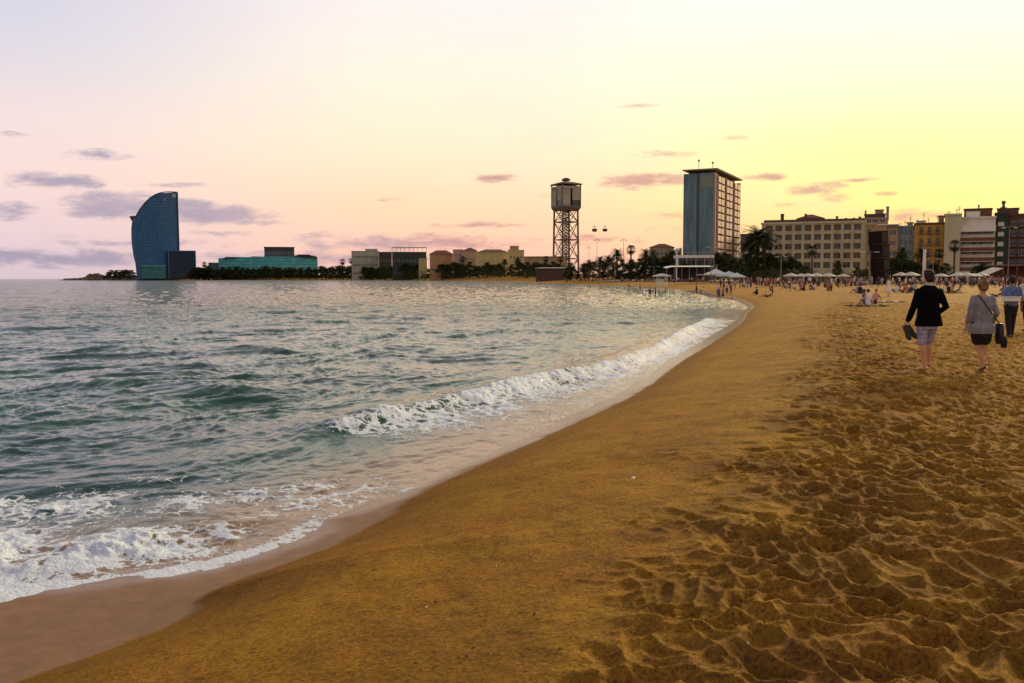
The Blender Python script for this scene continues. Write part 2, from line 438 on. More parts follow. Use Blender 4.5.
def skinmat(name, c): 
    m = mat(name, c, 0.55, 0.12, 6.0); m.node_tree.nodes['Principled BSDF'].inputs['Subsurface Weight'].default_value = 0.05; return m
M_skin = skinmat('skin', (0.50,0.25,0.12))
M_skind = skinmat('tanned_skin', (0.22,0.11,0.06))
def put_eyes(root, q):
    for s in (-1, 1):
        bm = bmesh.new(); bmesh.ops.create_icosphere(bm, subdivisions=2, radius=0.013, matrix=Matrix.Translation(q(s*0.031, 0.076, 0.008)))
        build('eye', bm, MATS.get('eye') or mat('eye', (0.10,0.07,0.05), 0.2, 0.1), root, True)
def from_mesh(name, me, m, parent):
    me.materials.clear(); me.materials.append(m)
    o = bpy.data.objects.new(name, me); COL.objects.link(o); o.parent = parent; return o
def cloth_piece(name, pieces, m, parent, grow, voxel=0.011, smooth=3, extra=None, cut=None, noise_a=0.006):
    bm = bmesh.new()
    for pc in pieces: add_piece(bm, pc, grow)
    me = remesh(name, bm, voxel, smooth)
    n = len(me.vertices); co = np.empty(n*3, np.float32); me.vertices.foreach_get('co', co); co = co.reshape(-1,3).astype(float)
    w = (fbm(co[:,0]*9+co[:,1]*5, co[:,2]*7+3, 3, 5)-0.5)*2*noise_a
    r = np.hypot(co[:,0], co[:,1])+1e-6
    co[:,0] += co[:,0]/r*w; co[:,1] += co[:,1]/r*w
    me.vertices.foreach_set('co', co.astype(np.float32).ravel())
    return from_mesh(name, me, m, parent)

def plaidmat():
    m, nt, b = newmat('plaid_cloth')
    tc = N(nt, 'ShaderNodeTexCoord').outputs['Object']; sp = N(nt, 'ShaderNodeSeparateXYZ'); lk(nt, tc, sp.inputs[0])
    sx = math_(nt, 'LESS_THAN', math_(nt, 'FRACT', math_(nt, 'MULTIPLY', math_(nt,'ADD',sp.outputs[0],sp.outputs[1]), 14.0)), 0.3)
    sz = math_(nt, 'LESS_THAN', math_(nt, 'FRACT', math_(nt, 'MULTIPLY', sp.outputs[2], 14.0)), 0.3)
    c = mixc(nt, math_(nt, 'MULTIPLY', math_(nt, 'ADD', sx, sz), 0.5), (0.36,0.33,0.45), (0.17,0.17,0.33))
    lk(nt, c, b.inputs['Base Color']); b.inputs['Roughness'].default_value = 0.9; MATS['plaid_cloth'] = m; return m

def make_man(x, y):
    root = empty('person', (x, y, ground_z(x, y)+0.005), R(3))
    H = 1.76; J = stand_J(H, 0.0, 0.1)
    # walking away: right leg forward with lifted heel behind, left leg planted
    J.update(hipL=(-0.09,0,0.90), knL=(-0.085,0.02,0.49), anL=(-0.06,-0.07,0.09), toeL=(-0.08,0.11,0.03),
             hipR=(0.09,0,0.90), knR=(0.105,0.15,0.50), anR=(0.11,0.14,0.13), toeR=(0.13,0.29,0.04),
             shL=(-0.18,0,1.38), elL=(-0.27,-0.04,1.13), wrL=(-0.33,0.03,0.88),
             shR=(0.18,0,1.38), elR=(0.265,-0.10,1.12), wrR=(0.20,0.14,0.98), grip='L')
    P = body_from(J, H, True)
    bm = bmesh.new()
    for t, pc in P: add_piece(bm, pc)
    me = remesh('person_body', bm, 0.008, 1)
    body = from_mesh('body', me, M_skin, root)
    put_eyes(root, J['q'])
    jk = mat('black_jacket', (0.003,0.003,0.004), 1.0, 0.3, 6.0); jk.node_tree.nodes['Principled BSDF'].inputs['Specular IOR Level'].default_value = .1
    tor = ('e', [(0.02,0,0.79,0.245,0.17,0),(0.015,0,0.90,0.222,0.155,0),(0.01,0,1.03,0.195,0.14,0),(0,0,1.18,0.185,0.135,0),(0,0.005,1.32,0.205,0.135,0),(0,0,1.40,0.205,0.12,0),(0,0,1.455,0.145,0.095,0),(0,0,1.50,0.08,0.075,0)])
    sl = [('t', [J['sh'+s], J['el'+s], tuple(Vector(J['el'+s]).lerp(Vector(J['wr'+s]), 0.93))], [0.066,0.06,0.046]) for s in 'LR']
    cloth_piece('jacket', [tor]+sl, jk, root, 0.0, noise_a=0.014)
    bm = bmesh.new(); ring_loft(bm, [[((0.066+e)*math.cos(a), -0.005+(0.062+e)*math.sin(a), z) for a in [2*math.pi*k/20 for k in range(20)]] for e, z in ((0.016,1.485),(0.012,1.51),(0.004,1.528),(0.0,1.52))])
    build('shirt_collar', bm, mat('pale_shirt', (0.55,0.5,0.5), 0.9), root, True)
    sh = [('e', [(0,0,0.74,0.17,0.13,0),(0,0,0.95,0.175,0.13,0)])]
    for s in 'LR':
        k0 = Vector(J['hip'+s]); k1 = Vector(J['kn'+s]); sh.append(('t', [tuple(k0), tuple(k0.lerp(k1, 0.55)), tuple(k0.lerp(k1, 0.93))], [0.112,0.094,0.082]))
    cloth_piece('shorts', sh, plaidmat(), root, 0.0, noise_a=0.01)
    bm = bmesh.new(); add_piece(bm, ('s', J['q'](0,-0.02,0.035), (0.088,0.102,0.1))); add_piece(bm, ('s', J['q'](0,-0.05,-0.02), (0.078,0.065,0.075)))
    add_piece(bm, ('s', J['q'](0,0.03,0.09), (0.07,0.07,0.045)))
    hm = remesh('hair', bm, 0.01, 1); from_mesh('hair', hm, mat('dark_hair', (0.012,0.008,0.006), 0.8, 0.4, 30.0), root)
    tag(root, 'man in black jacket and plaid shorts walking away barefoot, shoes in left hand', 'person')
    # pair of shoes held in his left hand
    sr = empty('shoe_pair', (0,0,0)); 
    wr = Vector(J['wrL'])+Vector((-0.02,0.02,-0.11)); M0 = Matrix.Rotation(R(3),4,'Z')
    gp = Vector((x,y,root.location.z))+M0.to_3x3()@wr
    sr.location = gp; sr.rotation_euler = (0,0,R(3))
    for i, (dx, ry) in enumerate(((-0.03,0.35),(0.035,0.6))):
        bm = bmesh.new()
        Mx = Matrix.Translation((dx,0.02*i,0.015)) @ Matrix.Rotation(-ry,4,'Y')
        rings = []
        for z, hx, hy in ((0.02,0.026,0.03),(-0.05,0.034,0.036),(-0.13,0.028,0.03),(-0.20,0.036,0.024),(-0.25,0.022,0.016)):
            rings.append([Mx @ Vector((hx*math.cos(a), hy*math.sin(a)+0.01, z)) for a in [2*math.pi*k/12 for k in range(12)]])
        ring_loft(bm, rings); build('shoe', bm, mat('black_leather', (0.012,0.01,0.01), 0.5, 0.3, 8), sr, True)
        bm = bmesh.new(); rings = []
        for z, hx in ((0.02,0.028),(-0.06,0.036),(-0.13,0.03),(-0.20,0.038),(-0.255,0.024)):
            rings.append([Mx @ Vector(p) for p in ((-hx,-0.045,z),(hx,-0.045,z),(hx,-0.03,z),(-hx,-0.03,z))])
        ring_loft(bm, rings); build('sole', bm, mat('dark_rubber', (0.03,0.025,0.022), 0.7), sr)
    tag(sr, "pair of dark shoes dangling from the jacketed man's left hand", 'shoes')

def make_woman(x, y):
    root = empty('person', (x, y, ground_z(x, y)+0.005), R(-2))
    H = 1.62; J = stand_J(H, 0.0, 0.06, True); k = H/1.75
    J.update(hipL=(-0.085,0,0.83), knL=(-0.035,0.05,0.46), anL=(0.0,-0.16,0.17), toeL=(-0.06,-0.09,0.04),
             hipR=(0.085,0,0.83), knR=(0.075,0.05,0.46), anR=(0.035,0.02,0.08), toeR=(0.06,0.19,0.03),
             shL=(-0.155,0,1.30), elL=(-0.215,-0.03,1.04), wrL=(-0.245,0.04,0.79),
             shR=(0.155,0,1.30), elR=(0.235,-0.03,1.04), wrR=(0.215,0.12,0.83), grip='')
    P = body_from(J, H, True)
    bm = bmesh.new()
    for t, pc in P: add_piece(bm, pc)
    body = from_mesh('body', remesh('person_body', bm, 0.008, 1), M_skin, root)
    put_eyes(root, J['q'])
    gm = mat('grey_knit', (0.24,0.24,0.28), 0.95, 0.35, 10.0, bump=0.004)
    tor = ('e', [(0,-0.005,0.68,0.228,0.17,0),(0,-0.005,0.78,0.228,0.17,0),(0,0,0.88,0.178,0.14,0),(0,0,1.03,0.16,0.125,0),(0,0.005,1.17,0.162,0.125,0),(0,0,1.27,0.165,0.11,0),(0,-0.005,1.325,0.13,0.085,0),(0,-0.005,1.355,0.075,0.06,0)])
    sl = [('t', [J['sh'+s], J['el'+s], tuple(Vector(J['el'+s]).lerp(Vector(J['wr'+s]), 0.6))], [0.053,0.05,0.044]) for s in 'LR']
    cloth_piece('knit_top', [tor]+sl, gm, root, 0.0, noise_a=0.014)
    sh = [('e', [(0,0,0.60,0.165,0.13,0),(0,0,0.82,0.185,0.135,0)])]
    for s in 'LR':
        k0 = Vector(J['hip'+s]); k1 = Vector(J['kn'+s]); sh.append(('t', [tuple(k0), tuple(k0.lerp(k1, 0.70))], [0.11,0.10]))
    cloth_piece('shorts', sh, mat('black_cloth', (0.007,0.006,0.008), 0.9, 0.3), root, 0.004, noise_a=0.008)
    bm = bmesh.new(); add_piece(bm, ('s', J['q'](0,-0.02,0.03), (0.092,0.108,0.102))); add_piece(bm, ('s', J['q'](0,-0.06,-0.035), (0.07,0.06,0.06)))
    add_piece(bm, ('s', J['q'](-0.005,-0.04,0.135), (0.045,0.045,0.04))); add_piece(bm, ('s', J['q'](0,0.03,0.09), (0.075,0.065,0.04)))
    hm = remesh('hair', bm, 0.01, 1); from_mesh('hair', hm, mat('blond_hair', (0.26,0.13,0.05), 0.7, 0.75, 14.0), root)
    # sandal straps on the feet: soles
    for s in 'LR':
        a = Vector(J['an'+s]); t = Vector(J['toe'+s]); bm = bmesh.new()
        h = a+(a-t).normalized()*0.05+Vector((0,0,-0.06)); t2 = t+Vector((0,0,-0.02))
        tube(bm, [h, h.lerp(t2,0.5), t2], [0.03,0.034,0.03], 10)
        for v in bm.verts: v.co.z = (v.co.z-h.lerp(t2,0.5).z)*0.45+h.lerp(t2,0.5).z+(0.0)
        build('sandal', bm, MATS['dark_rubber'], root, True)
    tag(root, 'woman in grey knit top and black shorts with fair pinned-up hair, walking away', 'person')
    # cross-body bag: strap child of bag
    bg = empty('shoulder_bag', root.location, R(-2))
    bm = bmesh.new()
    rings = []
    for z, hx, hy in ((0.50,0.04,0.06),(0.56,0.062,0.10),(0.70,0.066,0.11),(0.82,0.06,0.10),(0.86,0.04,0.08)):
        rings.append([(0.295+hx*math.cos(a), -0.02+hy*math.sin(a), z) for a in [2*math.pi*q/14 for q in range(14)]])
    ring_loft(bm, rings); build('bag_body', bm, mat('bag_leather', (0.01,0.009,0.012), 0.55, 0.3, 8), bg, True)
    bm = bmesh.new()
    pts = [Vector((-0.10,-0.05,1.345)), Vector((-0.07,-0.105,1.29)), Vector((0.03,-0.152,1.12)), Vector((0.13,-0.156,0.98)), Vector((0.24,-0.11,0.86)), Vector((0.275,-0.05,0.83))]
    tube(bm, pts, 0.011, 6); 
    tube(bm, [Vector((-0.10,-0.05,1.345)), Vector((-0.08,0.04,1.345)), Vector((0.0,0.155,1.15)), Vector((0.15,0.155,0.98)), Vector((0.26,0.07,0.85))], 0.011, 6)
    build('strap', bm, MATS['bag_leather'], bg, True)
    bm = bmesh.new()
    for dx in (-0.02, 0.03):
        tube(bm, [Vector((0.30+dx,-0.12,0.63)), Vector((0.31+dx,-0.14,0.55)), Vector((0.315+dx,-0.135,0.44))], [0.02,0.036,0.02], 8)
    build('hanging_cloth', bm, MATS['black_cloth'], bg, True)
    tag(bg, "black cross-body bag hanging at the grey-topped woman's right hip", 'bag')

def make_vendor(x, y, shirt, label, tray, H=1.66, rz=0.0):
    root = empty('person', (x, y, ground_z(x, y)+0.005), rz)
    J = stand_J(H, 0.05, 0.04); k = H/1.75
    if tray: J.update(elL=(-0.25*k,-0.10,1.16*k), wrL=(-0.30*k,-0.25,1.00*k), grip='L')
    P = body_from(J, H, True)
    bm = bmesh.new()
    for t, pc in P: add_piece(bm, pc)
    from_mesh('body', remesh('person_body', bm, 0.009, 1), M_skind, root); put_eyes(root, J['q'])
    tor = ('e', [(0,0,0.90*k,0.175*k,0.13*k,0),(0,0,1.03*k,0.175*k,0.125*k,0),(0,0,1.18*k,0.18*k,0.125*k,0),(0,0.005,1.32*k,0.20*k,0.125*k,0),(0,0,1.40*k,0.20*k,0.11*k,0),(0,0,1.45*k,0.13*k,0.085*k,0),(0,0,1.48*k,0.08*k,0.07*k,0)])
    sl = [('t', [J['sh'+s], tuple(Vector(J['sh'+s]).lerp(Vector(J['el'+s]), 0.95))], [0.068,0.06]) for s in 'LR']
    cloth_piece('shirt', [tor]+sl, shirt, root, 0.0, 0.013, noise_a=0.012)
    sh = [('e', [(0,0,0.80*k,0.15*k,0.12*k,0),(0,0,0.94*k,0.17*k,0.125*k,0)])]
    for s in 'LR':
        sh.append(('t', [J['hip'+s], J['kn'+s], tuple(Vector(J['kn'+s]).lerp(Vector(J['an'+s]),0.9))], [0.105,0.08,0.065]))
    cloth_piece('trousers', sh, MATS['black_cloth'], root, 0.0, 0.013, noise_a=0.008)
    bm = bmesh.new(); add_piece(bm, ('s', J['q'](0,-0.018,0.032), (0.086,0.1,0.1))); add_piece(bm, ('s', J['q'](0,-0.05,-0.02), (0.074,0.06,0.07)))
    from_mesh('hair', remesh('hair', bm, 0.012, 1), MATS['dark_hair'], root)
    for s in 'LR':
        a = Vector(J['an'+s]); t = Vector(J['toe'+s]); bm = bmesh.new()
        tube(bm, [a+(a-t).normalized()*0.05+Vector((0,0,-0.04)), a.lerp(t,0.5)+Vector((0,0,-0.02)), t+Vector((0,0.01,0))], [0.045,0.048,0.035], 10)
        build('shoe', bm, MATS['dark_rubber'], root, True)
    tag(root, label, 'person')
    if tray:
        tr = empty('sales_tray', root.location, rz)
        bm = bmesh.new(); box(bm, -0.36,0.08,-0.36,-0.18,1.04*k,1.15*k); bmesh.ops.bevel(bm, geom=bm.edges[:], offset=0.012, segments=2, affect='EDGES')
        build('tray_box', bm, M_white, tr)
        bm = bmesh.new(); box(bm, -0.375,0.095,-0.375,-0.165,1.15*k+0.002,1.175*k); build('tray_lid', bm, M_white, tr)
        tag(tr, "white flat box held behind the blue-shirted man at the right edge", 'box')

# crowd figures: one tagged mesh per pose
M_top, nt_, b_ = newmat('crowd_top')
oi = N(nt_, 'ShaderNodeObjectInfo'); lk(nt_, oi.outputs['Color'], b_.inputs['Base Color']); b_.inputs['Roughness'].default_value = 0.9
M_bot, nt_, b_ = newmat('crowd_bottom')
oi = N(nt_, 'ShaderNodeObjectInfo'); cr = N(nt_, 'ShaderNodeValToRGB'); cr.color_ramp.interpolation = 'CONSTANT'
for i, (p, c) in enumerate(((0,(0.02,0.02,0.035)),(0.35,(0.05,0.07,0.14)),(0.6,(0.02,0.015,0.015)),(0.75,(0.25,0.2,0.14)),(0.88,(0.4,0.4,0.42)))):
    e = cr.color_ramp.elements[i] if i < 2 else cr.color_ramp.elements.new(p)
    e.position = p; e.color = (*c, 1)
lk(nt_, oi.outputs['Random'], cr.inputs[0]); lk(nt_, cr.outputs[0], b_.inputs['Base Color']); b_.inputs['Roughness'].default_value = 0.9
M_hairc = mat('crowd_hair', (0.025,0.015,0.01), 0.8, 0.5, 0.7)
def crowd_mesh(name, P, top, bot, voxel=0.028):
    bm = bmesh.new()
    for t, pc in P: add_piece(bm, pc)
    me = remesh(name, bm, voxel, 1)
    for m in (M_skin, M_top, M_bot, M_hairc): me.materials.append(m)
    C = np.array([p.center[:] for p in me.polygons]); D = np.stack([piece_d(C, pc) for t, pc in P])
    ix = D.argmin(0); tags = [t for t, _ in P]
    idx = [2 if tags[i] in bot else 1 if tags[i] in top else 3 if tags[i] == 'hair' else 0 for i in ix]
    me.polygons.foreach_set('material_index', idx); me.update()
    return me
def hairp(J): return [('hair', ('s', J['q'](0,-0.03,0.045), (0.088,0.1,0.095)))]
def sit_J(H=1.7, lean=0.0, spread=0.15, turn=0.0):
    k = H/1.75; J = {}
    for s, g in (('L',-1),('R',1)):
        J['hip'+s] = (g*0.09*k, 0.02, 0.13*k); J['kn'+s] = (g*(0.09+spread*0.5)*k, 0.36*k, 0.42*k); J['an'+s] = (g*(0.09+spread*0.3)*k, 0.62*k, 0.09*k); J['toe'+s] = (g*(0.1+spread*0.3)*k, 0.80*k, 0.04*k)
        J['sh'+s] = (g*0.175*k, -lean, 0.62*k); J['el'+s] = (g*0.24*k, 0.05-lean, 0.38*k); J['wr'+s] = (g*0.15*k, 0.28*k, 0.42*k)
    J['torso'] = [(0,0,0.04,0.13*k,0.12*k,0),(0,0,0.10*k,0.175*k,0.14*k,0),(0,-0.02-lean*0.3,0.25*k,0.155*k,0.11*k,0),(0,-0.02-lean*0.6,0.42*k,0.165*k,0.11*k,0),(0,-lean,0.58*k,0.185*k,0.105*k,0),(0,-lean,0.66*k,0.13*k,0.08*k,0),(0,-lean,0.70*k,0.065*k,0.06*k,0)]
    J['neck'] = (0,-lean,0.69*k); J['head'] = (0,0.03-lean,0.85*k)
    return J
CROWD = {}
def make_crowd():
    H = 1.74
    J = stand_J(H, 0.02, 0.03); P = body_from(J, H, False)
    P = [(('bot' if t == 'leg' else t), pc) for t, pc in P]; CROWD['standing'] = [crowd_mesh('standing_person', P+hairp(J), ('torso','arm'), ('bot',))]
    J = stand_J(H, 0.12, 0.02); P = body_from(J, H, False); CROWD['walking'] = [crowd_mesh('walking_person', P+hairp(J), ('torso',), ('shortleg',))]
    # shorts: short thigh pieces
    J = stand_J(H, -0.1, 0.06); P = body_from(J, H, False)
    for s in 'LR': P.append(('shortleg', ('t', [J['hip'+s], tuple(Vector(J['hip'+s]).lerp(Vector(J['kn'+s]),0.75))], [0.1,0.09])))
    P.append(('shortleg', ('e', [(0,0,0.78,0.17,0.13,0),(0,0,0.98,0.17,0.13,0)])))
    CROWD['walking'].append(crowd_mesh('walking_person', P+hairp(J), ('torso',), ('shortleg',)))
    H = 1.64; J = stand_J(H, 0.03, 0.04, True); P = body_from(J, H, False)
    P.append(('dress', ('e', [(0,0,0.50,0.25,0.2,0),(0,0,0.75,0.21,0.16,0),(0,0,1.0,0.155,0.12,0)]))); P.append(('hair', ('t', [J['q'](0,-0.08,0.02), J['q'](0,-0.09,-0.16)], [0.06,0.05])))
    CROWD['dress'] = [crowd_mesh('standing_person', P+hairp(J), ('torso','dress'), ())]
    J = stand_J(1.74, 0.02, 0.0); 
    for s, g in (('L',-1),('R',1)): J['el'+s] = (g*0.24,0.12,1.18); J['wr'+s] = (g*0.06,0.28,1.2)
    P = body_from(J, 1.74, False); P = [(('bot' if t == 'leg' else t), pc) for t, pc in P]
    CROWD['standing'].append(crowd_mesh('standing_person', P+hairp(J), ('torso',), ('bot',)))
    CROWD['sitting'] = []
    for lean, spread in ((0.0,0.15),(0.16,0.3)):
        J = sit_J(1.72, lean, spread)
        if lean:
            for s, g in (('L',-1),('R',1)): J['el'+s] = (g*0.27,-0.25,0.36); J['wr'+s] = (g*0.25,-0.38,0.1)
        P = body_from(J, 1.72, False); P = [(t, pc) for t, pc in P]
        for s in 'LR': P.append(('bot', ('t', [J['hip'+s], tuple(Vector(J['hip'+s]).lerp(Vector(J['kn'+s]),0.7))], [0.1,0.085])))
        CROWD['sitting'].append(crowd_mesh('sitting_person', P+hairp(J), ('torso',), ('bot',)))
    # cross-legged
    J = sit_J(1.66, 0.02, 0.2)
    for s, g in (('L',-1),('R',1)): J['kn'+s] = (g*0.36,0.24,0.14); J['an'+s] = (-g*0.02,0.36,0.08); J['toe'+s] = (-g*0.16,0.34,0.06); J['wr'+s] = (g*0.24,0.22,0.24)
    P = body_from(J, 1.66, False)
    for s in 'LR': P.append(('bot', ('t', [J['hip'+s], J['kn'+s]], [0.095,0.075])))
    CROWD['sitting'].append(crowd_mesh('sitting_person', P+hairp(J), ('torso','arm'), ('bot',)))
    # lying, propped on elbows
    J = {}
    for s, g in (('L',-1),('R',1)):
        J['hip'+s] = (g*0.09,0,0.12); J['kn'+s] = (g*0.11,0.42,0.12 if g < 0 else 0.3); J['an'+s] = (g*0.12,0.82,0.07); J['toe'+s] = (g*0.14,0.88,0.2)
        J['sh'+s] = (g*0.18,-0.42,0.36); J['el'+s] = (g*0.24,-0.5,0.08); J['wr'+s] = (g*0.2,-0.28,0.06)
    J['torso'] = [(0,0.06,0.03,0.13,0.12,0),(0,0.0,0.12,0.17,0.15,0),(0,-0.18,0.2,0.16,0.17,0),(0,-0.34,0.30,0.18,0.14,0),(0,-0.42,0.38,0.15,0.1,0),(0,-0.46,0.42,0.08,0.07,0)]
    J['neck'] = (0,-0.46,0.42); J['head'] = (0,-0.46,0.56)
    P = body_from(J, 1.72, False)
    for s in 'LR': P.append(('bot', ('t', [J['hip'+s], tuple(Vector(J['hip'+s]).lerp(Vector(J['kn'+s]),0.6))], [0.1,0.085])))
    CROWD['lying'] = [crowd_mesh('lying_person', P+hairp(J), ('torso',), ('bot',))]
PAL = [('white',(0.7,0.68,0.66)),('black',(0.012,0.012,0.015)),('navy',(0.02,0.03,0.09)),('red',(0.32,0.04,0.035)),('grey',(0.22,0.21,0.22)),('pale blue',(0.25,0.36,0.5)),
       ('brown',(0.13,0.07,0.04)),('pink',(0.5,0.22,0.24)),('purple',(0.12,0.07,0.16)),('green',(0.05,0.12,0.06))]
PALW = [5,5,4,2,3,2,2,2,2,1]
def person(pose, px, dist, rz=None, col=None, sc=1.0, rng=random, place=None, label=None, xy=None):
    me = rng.choice(CROWD[pose]); o = bpy.data.objects.new('person', me); COL.objects.link(o)
    x, y = xy or (X(px, dist), dist)
    o.location = (x, y, ground_z(x, y)-0.01); o.rotation_euler = (0,0,rng.uniform(0,6.28) if rz is None else rz); o.scale = (sc,)*3
    c = rng.choices(PAL, PALW)[0] if col is None else [p for p in PAL if p[0] == col][0]
    o.color = (*c[1], 1)
    if label: tag(o, label, 'person'); return o
    pn = {'standing':'standing','walking':'walking','sitting':'seated','lying':'lying','dress':'dress-wearing'}[pose]
    near = 'near crowd' if dist < 125 else ''
    if dist < 125:
        zone = 'in the open'
    else: zone = ''
    pl = place or ((zone+' ') if zone else '')+place_of(px)
    art = {'dress-wearing': 'person in %s dress' % c[0]}.get(pn, '%s person in %s top' % (pn, c[0]))
    plr = {'dress-wearing': 'people in %s dresses' % c[0]}.get(pn, '%s people in %s' % (pn, c[0]))
    reg(o, art, plr, 'person', 'people on the beach', px, pl)
    return o

mat('dark_rubber', (0.03,0.025,0.022), 0.7); mat('dark_hair', (0.012,0.008,0.006), 0.8, 0.4, 30.0); mat('black_cloth', (0.007,0.006,0.008), 0.9, 0.3)
mx, my = unproj(926, 372.5, 0.94); make_man(mx, my)
wx, wy = unproj(980, 372.0, 0.94); make_woman(wx, wy)
vx, vy = unproj(1010, 338.0, 0.94)
blue = mat('blue_shirt', (0.05,0.09,0.22), 0.9, 0.6, 7.0, col2=(0.16,0.22,0.38))
make_vendor(vx, vy, blue, 'dark-haired man in blue shirt and dark trousers at the right edge, walking away', True, rz=R(-4))
vx2, vy2 = unproj(1027, 332.0, 0.94)
make_vendor(vx2, vy2, mat('white_shirt', (0.6,0.58,0.58), 0.9), 'person in white shirt and black trousers cut by the right edge', False, 1.7, R(4))
make_crowd()
rg = random.Random(11)
# cluster at the water's edge
for i, (px, py) in enumerate([(719,301.5),(723,300),(727,299),(718,297),(731,296.5),(724,294),(735,294),(729,291.5),(740,292),(721,291),(734,289.5),(744,289),(738,287.5),(748,288),(729,287.5),(752,286.5),(741,285.5),(724,286.5)]):
    py = 283.5+(py-286.5)*.6; x, y = unproj(px, py, 0.94)
    person('standing' if rg.random() < .7 else 'walking', px, y, None, rg.choice(['black','navy','grey','black','purple','white','pale blue']), rg.uniform(.85,1.0), rg, 'in the group at the water edge', xy=(x, y))
for (px, py, pose, col, rz) in [(697,286.5,'sitting','red',2.),(703,287,'sitting','white',1.),(757,291,'sitting','black',.5),(768,293,'lying','black',1.2),(772,290,'sitting','brown',2.5),(778,287,'walking','white',0),(784,286.5,'standing','black',0),
        (796,290.5,'sitting','white',1.4),(801,290.5,'sitting','purple',-1.2),(804,291,'sitting','black',.8),(811,290,'sitting','brown',3),(814,290,'sitting','white',2.2),(828,291,'sitting','red',3.0),(831,291,'sitting','black',2.),
        (838,288,'standing','black',0),(841,288,'walking','navy',1),(845,287,'standing','black',2),(786,289,'sitting','pale blue',1),(790,289,'sitting','black',2),(748,287,'sitting','pale blue',1),
        (857,293,'sitting','pale blue',1.6),(860,294,'sitting','black',-.7),(863,292,'sitting','white',.9),(856,287,'standing','black',1),(861,287,'standing','pale blue',2),(865,288,'walking','black',1),
        (893,291,'lying','grey',1.4),(897,292,'sitting','white',3),(903,293,'sitting','red',1.2),(907,293,'sitting','pink',-1.2),(911,293,'sitting','navy',2.),(914,291,'sitting','pale blue',2),(899,289,'sitting','brown',0),
        (944,292,'sitting','white',1.0),(949,293,'sitting','black',-.7),(955,292.5,'lying','navy',1.5),(953,289,'sitting','red',1.5),(940,288,'standing','brown',1),(946,287,'standing','grey',2),(962,288,'standing','black',2),
        (996,297,'lying','brown',1.4),(1003,291,'sitting','black',1),(971,287,'standing','black',1),(986,288,'sitting','red',2),(1012,290,'sitting','purple',1)]:
    x, y = unproj(px, py, 0.94); person(pose, px, y, rz, col, 1.0, rg, xy=(x, y))
def xy(px, py): return unproj(px, py, 0.94)
def at(pose, px, py, rz, col, label, sc=1.0, k=0):
    x, y = xy(px, py); o = person(pose, px, y, rz, col, sc, rg, label=label, xy=(x, y)); o.data = CROWD[pose][k]; return o
at('sitting', 868, 306, 0.3, 'white', 'seated person in white top hunched on the dark blanket near the man', 1.0, 0)
at('sitting', 864.5, 303.5, -1.3, 'purple', 'seated person in purple top beside the white-topped one on the dark blanket', 1.0, 2)
at('sitting', 874.5, 304.5, 2.2, 'pink', 'seated person in pink top leaning back at right of the dark blanket', 1.0, 1)
at('dress', 888.5, 297, 0.2, 'white', 'lone woman standing on the sand in a white dress', 1.0, 0)
# denser far crowd
for i in range(96):
    px = rg.uniform(752, 1060); d = rg.uniform(128, 205)
    pose = rg.choices(['standing','walking','sitting','dress'], [5,3,3,1])[0]
    person(pose, px, d, None, None, rg.uniform(.9,1.03), rg)
for i in range(46):
    px = rg.uniform(560, 745); d = {0: 300}.get(0)*rg.uniform(0.98, 1.25)+max(0, (640-px))*1.6
    person(rg.choices(['standing','walking','sitting'], [4,3,4])[0], px, d, None, None, 1.0, rg)
for i in range(34):
    px = rg.uniform(350, 560); d = float(np.interp(px, [330,400,450,500,560], [1112,965,775,577,378]))+rg.uniform(4, 30)
    person(rg.choice(['standing','walking']), px, d, None, None, 1.1, rg)
for (px, py, pose, col) in [(657,292.5,'walking','navy'),(663,293,'standing','black'),(645,288.8,'walking','black'),(633,287.5,'walking','red'),(672,290,'sitting','brown'),(705,291,'walking','black')]:
    x, y = unproj(px, py, 0.5); person(pose, px, y, None, col, 1.0, rg, xy=(x, y+6))

# ------------------------------------------------------------------ vegetation
def leaf_quads(bm, c, rad, n, size, rng, flat=1.0):
    for _ in range(n):
        while True:
            p = Vector((rng.uniform(-1,1), rng.uniform(-1,1), rng.uniform(-1,1)))
            if p.length <= 1: break
        p = p*(0.55+0.45*rng.random()); q = Vector(c)+Vector((p.x*rad, p.y*rad, p.z*rad*flat))
        s = size*rng.uniform(.6,1.3)
        Mr = Matrix.Rotation(rng.uniform(0,6.28),3,'Z') @ Matrix.Rotation(rng.uniform(-1.2,1.2),3,'X')
        vs = [bm.verts.new(q+Mr@Vector(v)) for v in ((-s,-s*.4,0),(0,-s*.15,s*.1),(s,-s*.3,0),(s*.3,s*.6,0))]
        bm.faces.new(vs)
def make_tree(seed, H=9.0, Wd=4.2):
    rng = random.Random(seed); root = empty('broadleaf_tree')
    bm = bmesh.new(); th = H*0.32
    tube(bm, [(0,0,-0.3),(0.05,0,th*.6),(0.1,0.05,th*1.25)], [0.32,0.24,0.2], 8)
    tips = []
    for k in range(6):
        a = k*1.05+rng.uniform(-.3,.3); l = Wd*rng.uniform(.35,.6)
        p1 = (0.1,0.05,th*rng.uniform(.8,1.1)); p2 = (math.cos(a)*l*.5, math.sin(a)*l*.5, th*1.35); p3 = (math.cos(a)*l, math.sin(a)*l, H*rng.uniform(.55,.8))
        tube(bm, [p1,p2,p3], [0.14,0.1,0.05], 6); tips.append(p3)
    build('trunk', bm, M_trunk, root, True)
    bm = bmesh.new()
    for k in range(40):
        a = rng.uniform(0,6.28); rr = Wd*math.sqrt(rng.random())*.8; z = H*rng.uniform(.12,.93); rr *= math.sin(min(1,(H-z)/(H*.6))*1.5)
        leaf_quads(bm, (math.cos(a)*rr, math.sin(a)*rr, z), rng.uniform(.8,1.5), 150, 0.24, rng, .75)
    for p in tips: leaf_quads(bm, p, 1.2, 90, 0.22, rng, .8)
    build('crown', bm, M_leaf, root)
    return root
